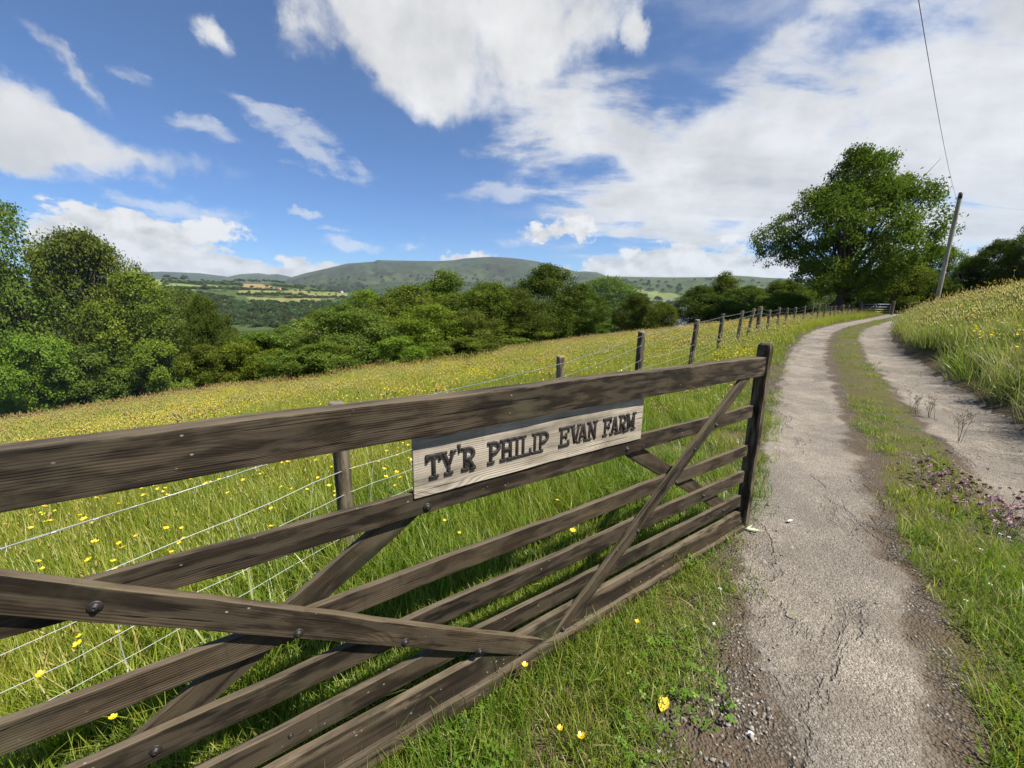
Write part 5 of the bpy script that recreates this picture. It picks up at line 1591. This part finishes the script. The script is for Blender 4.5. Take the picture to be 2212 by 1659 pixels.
tree('shrubdark', 430, 745, 170, None, "small rounded bush below the dark oak of the left tree group", "leafy_bush", 856, .8)
tree('shrub', 520, 735, 170, None, "yellow-green bush in the dip between the left trees and the middle tree belt", "leafy_bush", 842, .8)
tree('shrubdark', 610, 760, 190, None, "low dark bush at the meadow edge left of the olive oak", "leafy_bush", 832, .5)
# behind, in the dip
tree('bushy', 540, 716, 200, 40, "mid green treetop seen in the dip behind the yellow-green bush")
tree('bushy2', 620, 700, 170, 42, "olive green treetop behind the low dark bush, left of the olive oak")
tree('dark', 470, 702, 160, 44, "dark treetop in the dip just right of the dark oak")
# the belt across the middle
tree('bushy2', 745, 655, 240, None, "broad olive-brown oak at the left end of the middle tree belt", yb=812, push=3.5)
tree('shrubdark', 690, 740, 200, None, "dark rounded bush at the foot of the broad olive-brown oak", "leafy_bush", 822, .8)
tree('lime', 790, 622, 150, 50, "pale lime treetop rising behind the broad olive-brown oak")
tree('oak', 880, 614, 230, 48, "wide round-headed mid green tree behind the middle of the belt")
tree('tall', 965, 588, 130, 50, "narrow domed tree standing above the wide round-headed tree, left of centre")
tree('lime', 930, 655, 170, None, "fresh lime green tree at the front of the belt below the narrow domed tree", yb=792, push=3.0)
tree('shrub', 870, 725, 150, None, "bright bush at the meadow edge in front of the wide round-headed tree", "leafy_bush", 800, .5)
tree('bushy', 1055, 608, 160, None, "green tree with an uneven yellowish crown in the middle of the belt", yb=772, push=5.0)
tree('bushy2', 1010, 665, 150, None, "olive tree at the front of the belt left of the arching branches", yb=780, push=2.5)
tree('dark', 1110, 625, 170, None, "dark tree with arching lower branches in front of the tallest tree of the belt", yb=762, push=2.5)
tree('dark', 1185, 571, 175, None, "tallest tree of the middle belt, dark with a bushy pointed top", yb=750, push=5.0)
tree('bushy2', 1225, 645, 140, None, "lighter round tree at the front between the two tallest trees of the belt", yb=742, push=2.0)
tree('bushy', 1312, 597, 165, None, "large upright tree at the right end of the middle belt", yb=730, push=3.5)
tree('shrubdark', 1120, 710, 200, None, "dark low bush filling the foot of the tallest tree", "leafy_bush", 760, .3)
tree('shrubdark', 1010, 730, 180, None, "dark low bush at the meadow edge left of centre", "leafy_bush", 782, .3)
tree('shrubdark', 1260, 690, 200, None, "dark low bush at the foot of the large upright tree", "leafy_bush", 738, .3)
tree('shrubdark', 1360, 680, 130, None, "dark bush trailing right of the large upright tree", "leafy_bush", 724, .8)
tree('bushy', 1432, 652, 80, 52, "small rounded tree standing alone behind the fence, right of the belt", "small_tree")
tree('dark', 1395, 668, 90, 60, "small dark tree half hidden right of the large upright tree", "small_tree")
tree('oak', 835, 640, 180, 45, "mid green tree filling the belt just right of the broad olive-brown oak")
tree('bushy', 990, 632, 150, 46, "leafy tree in the second row right of the narrow domed tree")
tree('bushy2', 1090, 622, 150, 46, "olive treetop in the second row left of the tallest tree")
tree('dark', 1255, 615, 130, 44, "dark treetop between the tallest tree and the large upright tree")
tree('dark', 1375, 634, 100, 46, "dark tree leaning out to the right of the large upright tree")
tree('bushy', 690, 668, 140, 46, "green treetop at the very left end of the middle belt")
# right of centre, round the big ash
tree('tall', 1560, 590, 80, 62, "slim pointed tree left of the big spreading tree")
tree('dark', 1515, 618, 120, 60, "dark rounded tree on the left of the slim pointed tree")
tree('dark', 1610, 618, 150, 58, "low dark tree between the slim pointed tree and the big spreading tree")
tree('dark', 1685, 606, 150, 60, "dark tree tucked under the left limbs of the big spreading tree")
tree('dark', 1760, 615, 170, 66, "dark tree behind the trunk of the big spreading tree, to its left", drop=1)
tree('ash', 1812, 326, 400, 50, "big spreading tree with airy crown and dark trunk standing beside the end of the fence", drop=.3)
tree('shrubdark', 1700, 634, 150, 52, "dark hedge bush behind the fence under the big spreading tree", "leafy_bush", mass=1)
tree('shrubdark', 1580, 650, 150, 50, "dark hedge bush behind the fence left of the big spreading tree", "leafy_bush")
tree('bushy', 1925, 560, 170, 56, "leafy tree hanging low to the right of the big tree's trunk", drop=1)
tree('dark', 1890, 600, 170, 66, "dark hedge tree behind the far metal gate", drop=1)
tree('bushy', 2005, 530, 150, 62, "mid green tree just left of the wooden pole")
tree('dark', 1985, 585, 150, 58, "dark tree at the foot of the pole")
tree('dark', 2080, 555, 130, 62, "dark tree close to the right of the wooden pole")
tree('dark', 2135, 520, 150, 60, "dark tree on the bank second from the right edge")
tree('bushy2', 2215, 465, 200, 58, "tall olive-dark tree on the bank at the right edge", drop=.5)
tree('dark', 2330, 430, 230, 58, "dark tree mostly beyond the right edge behind the bank")

# ------------------------------------------------------------------ far trees, woods and houses
def small_crown(seed, n, mat):
    r = np.random.RandomState(seed); V = []; A = []
    for i in range(n):
        d = r.normal(0, 1, 3); d[2] = abs(d[2]) * .9 - .25; d /= np.linalg.norm(d)
        p = d * np.array([.5, .5, .42]) * (.65 + .35 * r.uniform()) * (1 + .16 * math.sin(3 * math.atan2(d[1], d[0]) + seed) ) + np.array([0, 0, .52])
        nn = d * .6 + r.normal(0, .5, 3); nn /= np.linalg.norm(nn); t1 = np.cross(nn, r.normal(0, 1, 3)); t1 /= np.linalg.norm(t1); t2 = np.cross(nn, t1); s = r.uniform(.07, .13)
        V += [p - t1 * s, p + t2 * s * .8, p + t1 * s, p - t2 * s * .8]; A += [r.uniform(0, 1)] * 4
    for k in range(8):
        a = k * .785
        V += [(.03 * math.cos(a), .03 * math.sin(a), 0), (.03 * math.cos(a + .785), .03 * math.sin(a + .785), 0), (.02 * math.cos(a + .785), .02 * math.sin(a + .785), .45), (.02 * math.cos(a), .02 * math.sin(a), .45)]; A += [0] * 4
    V = np.array(V)
    return mk_mesh("far_tree", V, np.arange(len(V)).reshape(-1, 4), None, mat, False, {'rnd': A})
FAR = [small_crown(300 + k, 190, M_LEAF_FAR) for k in range(5)]

def hill_tree(X, Y, size, zf, d0, d1, label, group, wide=1.1):
    x, y, z = hit_hill(zf, X, Y, d0, d1)
    o = bpy.data.objects.new("hedgerow_tree", FAR[rng.randint(0, 5)]); link(o)
    o.location = (x, y, z - .5); o.rotation_euler = (0, 0, rng.uniform(0, 6.28)); s = size
    o.scale = (s * wide, s * wide, s); tag(o, label, "tree", group)
# single trees on the field hillside: (x, y in the enlarged view of that hillside, height in metres)
HT = [(145, 188, 15), (175, 188, 15), (215, 192, 14), (240, 190, 16), (290, 194, 22), (315, 194, 24), (340, 196, 20), (465, 228, 16), (495, 210, 24), (520, 222, 14), (545, 218, 19), (575, 220, 15), (600, 238, 13), (625, 210, 16), (650, 218, 27), (690, 236, 14),
      (705, 250, 14), (730, 252, 17), (760, 252, 16), (790, 250, 15), (805, 222, 13), (830, 240, 12), (860, 236, 13), (890, 252, 14), (905, 246, 15), (955, 248, 14), (985, 246, 14), (1010, 240, 17), (1040, 246, 16), (1075, 252, 19), (1110, 240, 21), (1140, 240, 24), (1175, 242, 22), (1130, 272, 17), (1160, 280, 12),
      (1235, 240, 20), (1260, 244, 19), (1290, 240, 20), (1320, 242, 17), (1360, 238, 20), (1400, 240, 20), (1440, 244, 18), (1470, 246, 19), (1500, 250, 18), (1530, 254, 18), (1250, 290, 15), (1300, 294, 8), (1325, 294, 8), (1385, 282, 14), (1430, 300, 14), (1180, 292, 8),
      (480, 272, 17), (520, 296, 14), (575, 295, 14), (380, 280, 8), (830, 300, 19), (870, 306, 19), (930, 312, 16), (975, 312, 17), (1010, 314, 14), (1050, 302, 9), (1080, 312, 10), (1130, 306, 8), (1225, 330, 10), (1340, 326, 9), (1500, 326, 8), (1530, 328, 8), (1220, 350, 14), (1300, 362, 18), (1340, 364, 16), (1440, 356, 16), (1480, 356, 14), (1560, 366, 15), (1590, 370, 20), (1640, 364, 13), (1690, 370, 22), (1730, 366, 13), (1790, 372, 11), (1820, 346, 8),
      (1560, 286, 18), (1600, 290, 17), (1640, 282, 18), (1680, 284, 19), (1720, 288, 18), (1640, 318, 10), (1680, 320, 10), (1760, 336, 12), (1850, 312, 22), (1880, 330, 16), (1920, 320, 14), (1960, 322, 12), (2000, 348, 10), (1940, 350, 10), (2080, 330, 12), (1800, 296, 20), (1860, 284, 18)]
for px, py, s in HT:
    X, Y = z8(px, py)
    hill_tree(X, Y, s * .82, z_fields_fn, 850, 2000, "small round dark tree among the hedges on the far green hillside", "trees dotted over the far hillside fields", 1.05)

def far_wood(name, pts, smin, smax):
    P = np.array([p[:3] for p in pts]); n = len(P); s = rng.uniform(smin, smax, n)
    scatter(name, P - np.array([0, 0, .5]), rots(n, .05), np.stack([s * 1.15, s * 1.15, s], 1), rng.randint(0, 5, n), FAR)
pts = []
# woods filling the lower half of the hillside and the valley floor, thinner hedges above
for i in range(1500):
    px, py = rng.uniform(60, 2150), rng.uniform(285, 640)
    lim = 292 + 40 * np.interp(px, [60, 450, 700, 1000, 1200, 1900, 2150], [0, .6, 1.0, 1.8, 3.0, 3.2, 2.0])
    X, Y = z8(px, py)
    if py < lim + rng.uniform(0, 12): continue
    x, y, z = hit_hill(z_fields_fn, X, Y, 850, 2000)
    if any(inside(poly, np.array([x]), np.array([y]))[0] for _, poly in FIELDS_W[6:]): continue
    pts.append((x, y, z))
for a, b, n in (((130, 238), (440, 285), 26), ((440, 285), (840, 296), 40), ((455, 232), (840, 262), 34), ((700, 245), (1150, 258), 40), ((1160, 302), (1560, 306), 30), ((1130, 346), (1560, 346), 30), ((1560, 372), (2100, 372), 36), ((100, 245), (300, 300), 26), ((1020, 552), (1480, 566), 60), ((1230, 606), (1480, 596), 30), ((1420, 262), (1700, 290), 30), ((1740, 312), (2050, 322), 24), ((880, 290), (1160, 300), 24)):
    for u in np.linspace(0, 1, n):
        px = a[0] + (b[0] - a[0]) * u + rng.normal(0, 3); py = a[1] + (b[1] - a[1]) * u + rng.normal(0, 2.0)
        x, y, z = hit_hill(z_fields_fn, *z8(px, py), 850, 2000); pts.append((x, y, z - 4.5))
far_wood("valley_woodland", pts, 9, 15)
pts = []
for i in range(900):
    X = rng.uniform(1290, 1700); Y = rng.uniform(606, 664)
    x, y, z = hit_hill(zr_fn, X, Y, 1500, 4600)
    if any(inside(poly, np.array([x]), np.array([y]))[0] for _, poly in RW): continue
    if vnoise(x, y, .004, 4) + rng.normal(0, .3) < .0: continue
    pts.append((x, y, z))
for i in range(1100):
    X = rng.uniform(630, 1320); Y = rng.uniform(578, 640)
    if Y < 592 + 22 * abs(X - 980) / 340 * .4 + rng.uniform(0, 26): continue
    x, y, z = hit_hill(z_mtn_fn, X, Y, 2600, 6200)
    if vnoise(x, y, .0035, 9) + rng.normal(0, .25) < -.05: continue
    pts.append((x, y, z))
far_wood("distant_woodland", pts, 16, 28)

M_WHITE = plain("white_render", (.78, .77, .73), .8, 0, .06, 2)
M_CREAM = plain("pink_render", (.55, .40, .32), .8, 0, .1, 2)
M_SLATE = plain("slate_roof", (.13, .14, .165), .6, 0, .25, 3)
M_TILE = plain("tile_roof", (.30, .15, .10), .8, 0, .2, 3)
M_PANE = plain("window_pane", (.03, .035, .04), .2, 0, .1, 3)
def house(name, loc, rotz, L, W, H, wall_mat, roof_mat, label, chim=True, cat="house"):
    e = empty(name, loc, rotz); tag(e, label, cat)
    mb = MB(); mb.box(-L / 2, -W / 2, -1, L / 2, W / 2, H)
    rh = W * .42
    mb.add([(-L / 2, -W / 2, H), (-L / 2, W / 2, H), (-L / 2, 0, H + rh), (L / 2, -W / 2, H), (L / 2, W / 2, H), (L / 2, 0, H + rh)], [], [(0, 1, 2), (3, 5, 4)])
    mb.build("wall", wall_mat, e)
    mb = MB(); o = .35; t_ = .16
    for sgn in (-1, 1):
        a = np.array([(-L / 2 - o, sgn * (W / 2 + o), H - o * .84), (L / 2 + o, sgn * (W / 2 + o), H - o * .84), (L / 2 + o, 0, H + rh + .02), (-L / 2 - o, 0, H + rh + .02)])
        b = a + np.array([0, 0, t_])
        mb.add(np.concatenate([a, b]), [(0, 1, 2, 3), (4, 7, 6, 5), (0, 4, 5, 1), (1, 5, 6, 2), (2, 6, 7, 3), (3, 7, 4, 0)])
    rf = mb.build("roof", roof_mat, e)
    if chim:
        mb = MB(); mb.box(L / 2 - 1.2, -.4, H + rh - .5, L / 2 - .3, .4, H + rh + 1.2); mb.build("chimney", M_CREAM, rf)
    for k, x in enumerate(np.linspace(-L / 2 + 1.5, L / 2 - 1.5, max(2, int(L / 3)))):
        for zz in ((.9, 3.3) if H > 4 else (.9,)):
            mb = MB(); mb.box(x - .5, -W / 2 - .04, zz, x + .5, -W / 2 + .02, zz + 1.2); mb.build("window", M_PANE, e)
def on_field(px, py): return hit_hill(z_fields_fn, *z8(px, py), 850, 2000)
house("farmhouse", on_field(2050, 330), .3, 11, 8, 6, M_WHITE, M_SLATE, "white farmhouse alone at the right of the far hillside, just above the lime treetop")
house("farmhouse", on_field(1490, 306), .2, 14, 8, 5, M_CREAM, M_TILE, "pinkish house with red roof among the trees on the far hillside")
house("farmhouse", on_field(1440, 302), -.3, 9, 7, 5, M_WHITE, M_SLATE, "pale gabled house beside the pinkish house on the far hillside")
house("barn", on_field(1665, 535), .15, 18, 9, 4, plain("grey_cladding", (.42, .43, .43), .7, 0, .1, 1), M_SLATE, "grey barn in the valley woods below the hillside fields", False, "barn")
x, y = ground_ray(1470, 66); house("shed", (x, y, z_at(1470, 703, 66) - 4.2), .12, 11, 6, 2.9, plain("dull_cladding", (.2, .21, .22), .7, 0, .1, 1), M_SLATE, "slate blue shed roof showing just over the meadow behind the fence", False, "shed")
for k, (X, Y) in enumerate(((1404, 651), (1436, 655), (1448, 652), (1462, 657), (1425, 658), (1476, 654))):
    x, y, z = hit_hill(zr_fn, X, Y, 1500, 4600)
    e = bpy.data.objects.new("village_house", None); e.location = (x, y, z); e.rotation_euler = (0, 0, k * .7); link(e)
    tag(e, "tiny pale house in the distant valley village beyond the fence", "house", "village houses far down the valley")
    mb = MB(); mb.box(-9, -6, -2, 9, 6, 9); mb.build("wall", M_WHITE, e)
    mb = MB(); mb.add([(-9.5, -6.5, 9), (9.5, -6.5, 9), (9.5, 6.5, 9), (-9.5, 6.5, 9), (-9.5, 0, 14), (9.5, 0, 14)], [(0, 1, 5, 4), (3, 4, 5, 2)], [(0, 4, 3), (1, 2, 5)]); mb.build("roof", M_SLATE, e)

# ------------------------------------------------------------------ small plants and litter one can point at
def weed_stalk(name, X, Y, h, label, mat, n=5, head=.02, seed=0, cat="weed", group=None):
    r = np.random.RandomState(seed); p = land(X, Y); mb = MB()
    for i in range(n):
        b = r.normal(0, .03, 2); l = r.normal(0, .10, 2) * h; hh = h * r.uniform(.7, 1)
        pts = np.array([(b[0], b[1], -.02), (b[0] + l[0] * .4, b[1] + l[1] * .4, hh * .5), (b[0] + l[0], b[1] + l[1], hh)])
        mb.tube(pts, [.0028, .002, .0011], 4)
        for k in range(10):
            u = r.uniform(.45, 1); q = pts[0] + (pts[2] - pts[0]) * u + np.array([0, 0, 0]); a = r.uniform(0, 6.28); L = head * (2.2 - u) * r.uniform(.7, 1.6)
            e = q + np.array([math.cos(a) * L, math.sin(a) * L, L * .9])
            mb.tube([q, e], [.0016, .0012], 3, False); mb.tube([e, e + np.array([0, 0, head * .7])], [head * .20, head * .10], 5)
    o = mb.build(name, mat); o.location = (p[0], p[1], p[2] + .01); tag(o, label, cat, group)
M_DOCK = plain("dead_stalk", (.15, .065, .035), .85, 0, .35, 30, .1)
M_DRYST = plain("dry_stalk", (.14, .105, .07), .85, 0, .35, 30, .1)
weed_stalk("dock_plant", 1012, 822, .95, "tall rusty dock stalk standing in the meadow above the name board", M_DOCK, 3, .035, 1)
weed_stalk("dock_plant", 1060, 812, .8, "shorter rusty dock stalk right of the tall one above the name board", M_DOCK, 2, .030, 2)
weed_stalk("dock_plant", 540, 860, .8, "rusty dock stalk at the meadow edge near the left bushes", M_DOCK, 3, .03, 3)
weed_stalk("dock_plant", 625, 838, .75, "small rusty dock stalk in front of the low dark bush", M_DOCK, 3, .03, 4)
weed_stalk("dead_weed", 1990, 652, 1.7, "clump of dead reddish-brown stalks left of the pole foot", M_DOCK, 6, .10, 5)
weed_stalk("dead_weed", 1965, 690, 1.1, "thin dark stalks on the bank by the bend of the drive", M_DRYST, 4, .05, 6)
weed_stalk("dead_weed", 2060, 952, .42, "spindly brown weed on the crown of the drive near the right wheel track", M_DRYST, 4, .020, 7)
weed_stalk("dead_weed", 2010, 905, .34, "wispy dry stalks at the head of the grassy crown of the drive", M_DRYST, 6, .014, 8)
weed_stalk("dead_weed", 1975, 895, .34, "feathery dry grass stalks at the left of the crown of the drive", M_DRYST, 6, .014, 9)

# pink clover heads on the crown of the track
M_PINK = plain("clover_pink", (.52, .35, .37), .8, 0, .3, 60, .1)
M_PINKDEAD = plain("clover_faded", (.16, .10, .08), .9, 0, .3, 60, .1)
def clover_head(seed, mat):
    r = np.random.RandomState(seed); mb = MB()
    mb.tube([(0, 0, 0), (r.normal(0, .01), r.normal(0, .01), .06), (r.normal(0, .02), r.normal(0, .02), .115)], .0013, 3, False)
    c = mb.V[0][-1]
    for i in range(46):
        d = r.normal(0, 1, 3); d[2] = d[2] * .8 + .3; d /= np.linalg.norm(d); t = np.cross(d, r.normal(0, 1, 3)); t /= np.linalg.norm(t); L = .0105
        mb.add([c + t * .0012, c - t * .0012, c + d * L - t * .0018, c + d * L + t * .0018], [(0, 1, 2, 3)])
    me = mk_mesh("clover_flower", np.concatenate(mb.V), np.concatenate(mb.Q), None, mat)
    return me
CL = [clover_head(k, M_PINK) for k in range(3)]; CD = [clover_head(10 + k, M_PINKDEAD) for k in range(3)]
for i in range(150):
    X = rng.uniform(1965, 2215); Y = np.interp(X, [1960, 2030, 2212], [1025, 1055, 1150]) + rng.normal(0, 24)
    p = land(X, Y)
    dead = rng.uniform() < .28 + .35 * (Y < np.interp(X, [1960, 2212], [1030, 1140]))
    o = bpy.data.objects.new("clover_flower", (CD if dead else CL)[rng.randint(0, 3)]); link(o); s = rng.uniform(1.15, 1.7)
    o.location = (p[0], p[1], p[2] + .015); o.scale = (s, s, s * rng.uniform(.6, .95)); o.rotation_euler = (rng.normal(0, .15), rng.normal(0, .15), rng.uniform(0, 6.28))
    if dead: tag(o, "faded brown clover head on the grassy crown between the wheel tracks", "flower", "faded clover heads on the crown of the drive")
    else: tag(o, "pink clover flower on the grassy crown between the wheel tracks", "flower", "pink clover flowers on the crown of the drive")
M_DAISY = plain("white_petals", (.80, .78, .70), .7, 0, .1, 60)
def tiny_flower(seed):
    mb = MB(); r = np.random.RandomState(seed); mb.tube([(0, 0, 0), (r.normal(0, .01), r.normal(0, .01), .07)], .001, 3, False); c = mb.V[0][-1]
    for i in range(26):
        d = r.normal(0, 1, 3); d[2] = abs(d[2]) * .8; d /= np.linalg.norm(d); t = np.cross(d, (.3, .2, .9)); t /= np.linalg.norm(t)
        mb.add([c + t * .001, c - t * .001, c + d * .009 - t * .0015, c + d * .009 + t * .0015], [(0, 1, 2, 3)])
    return mk_mesh("white_clover_flower", np.concatenate(mb.V), np.concatenate(mb.Q), None, M_DAISY)
TF = [tiny_flower(k) for k in range(2)]
for X, Y in ((2162, 1180), (2182, 1186), (2120, 1215), (2152, 1245), (2050, 1236), (2196, 1250), (1760, 2000), (1700, 1205), (1560, 1300), (1530, 1372), (2090, 1330), (2140, 1290)):
    if Y > 1659: continue
    p = land(X, Y); o = bpy.data.objects.new("white_clover_flower", TF[rng.randint(0, 2)]); link(o); o.location = (p[0], p[1], p[2] + .01)
    o.rotation_euler = (0, 0, rng.uniform(0, 6)); tag(o, "tiny white clover flower in the short turf beside the drive", "flower", "white clover flowers in the turf")

def leaf_litter(name, X, Y, L, W, ang, col, label, curl=.25, cat="leaf"):
    p = land(X, Y); m = plain(name + "_skin", col, .7, 0, .2, 80, .2)
    n = 7; V = []
    for k in range(n):
        u = k / (n - 1); w = W * math.sin(math.pi * (u * .92 + .04)) ** .8; x = L * (u - .5); z = .014 + curl * L * (u - .4) ** 2
        V += [(x, -w / 2, z + w * .25), (x, 0, z), (x, w / 2, z + w * .25)]
    Q = []
    for k in range(n - 1):
        for j in range(2): Q.append((k * 3 + j, k * 3 + j + 1, k * 3 + j + 4, k * 3 + j + 3))
    mb = MB(); mb.add(V, Q); mb.tube([(L * .5, 0, .014 + curl * L * .36), (L * .8, .01, .02)], .0012, 3)
    o = mb.build(name, m); o.location = (p[0], p[1], p[2] + .012); o.rotation_euler = (0, 0, ang); tag(o, label, cat)
leaf_litter("fallen_leaf", 1626, 1152, .085, .028, -.4, (.50, .58, .36), "pale green fallen leaf at the foot of the gate's end post")
leaf_litter("fallen_leaf", 1618, 1146, .075, .010, .6, (.45, .55, .30), "narrow pale green leaf lying across the fallen leaf by the end post")
leaf_litter("fallen_leaf", 1432, 1532, .075, .045, 1.0, (.72, .50, .06), "bright yellow fallen leaf at the turf edge near the bottom of the view")
leaf_litter("fallen_leaf", 1706, 1132, .05, .022, .3, (.55, .50, .40), "small buff leaf on the pale left wheel track")
leaf_litter("fallen_leaf", 1712, 1338, .055, .012, -.6, (.16, .20, .05), "dark green blade lying on the left wheel track")
leaf_litter("dead_leaf", 955, 1618, .10, .05, .8, (.50, .38, .22), "dry buff leaf under the lower edge of the gate")
p = land(2062, 1500); mb = MB(); mb.tube([(-.10, 0, .016), (-.03, .008, .018), (.05, -.004, .017), (.10, .008, .015)], [.0012, .002, .0018, .001], 5)
o = mb.build("twig", M_BARK); o.location = p; o.rotation_euler = (0, 0, -.9); tag(o, "thin bare twig on the dark soil right of the left wheel track", "twig")
p = land(1590, 1600); mb = MB(); 
bm = bmesh.new(); bmesh.ops.create_icosphere(bm, subdivisions=2, radius=.010)
for v in bm.verts: v.co.z *= .6; v.co.x *= 1.3; v.co += Vector((math.sin(v.co.y * 300), math.cos(v.co.x * 280), 0)) * .0012
me = bpy.data.meshes.new("stone"); bm.to_mesh(me); bm.free(); me.materials.append(M_WHITE)
o = link(bpy.data.objects.new("stone", me)); o.location = Vector(land(1620, 1590)) + Vector((0, 0, .012)); tag(o, "single white stone among the gravel at the bottom of the drive", "stone")

# yellow meadow vetchling clump by the fence
p = land(1585, 792)
r = np.random.RandomState(9); mb = MB(); A = []
for i in range(260):
    a = r.uniform(0, 6.28); q = .62 * math.sqrt(r.uniform()); x, y, z = q * math.cos(a), q * math.sin(a) * .7, r.uniform(.22, .52) - q * .18; s = r.uniform(.012, .022)
    t = r.uniform(-.4, .4, 2)
    mb.add([(x + s * math.cos(k), y + s * math.sin(k), z + s * (math.cos(k) * t[0] + math.sin(k) * t[1])) for k in (0, 1.57, 3.14, 4.71)], [(0, 1, 2, 3)]); A += [r.uniform(0, 1)] * 4
o = mb.build("vetchling", M_YELLOW, None, False, {'rnd': A}); o.location = p; tag(o, "dense clump of yellow flowers under the fence behind the gate's end post", "flowers")

# ------------------------------------------------------------------ air: far things fade to blue
def build_haze():
    m, t, out = new_mat("haze_air")
    v = t.new('ShaderNodeVolumePrincipled')
    v.inputs['Color'].default_value = (.72, .86, 1.0, 1); v.inputs['Density'].default_value = 4.4e-5; v.inputs['Anisotropy'].default_value = .1
    t.l.new(v.outputs[0], out.inputs['Volume'])
    mb = MB(); mb.box(-12500, -12500, -72, 12500, 12500, 1000)
    tag(mb.build("haze", m), kind='stuff')
build_haze()
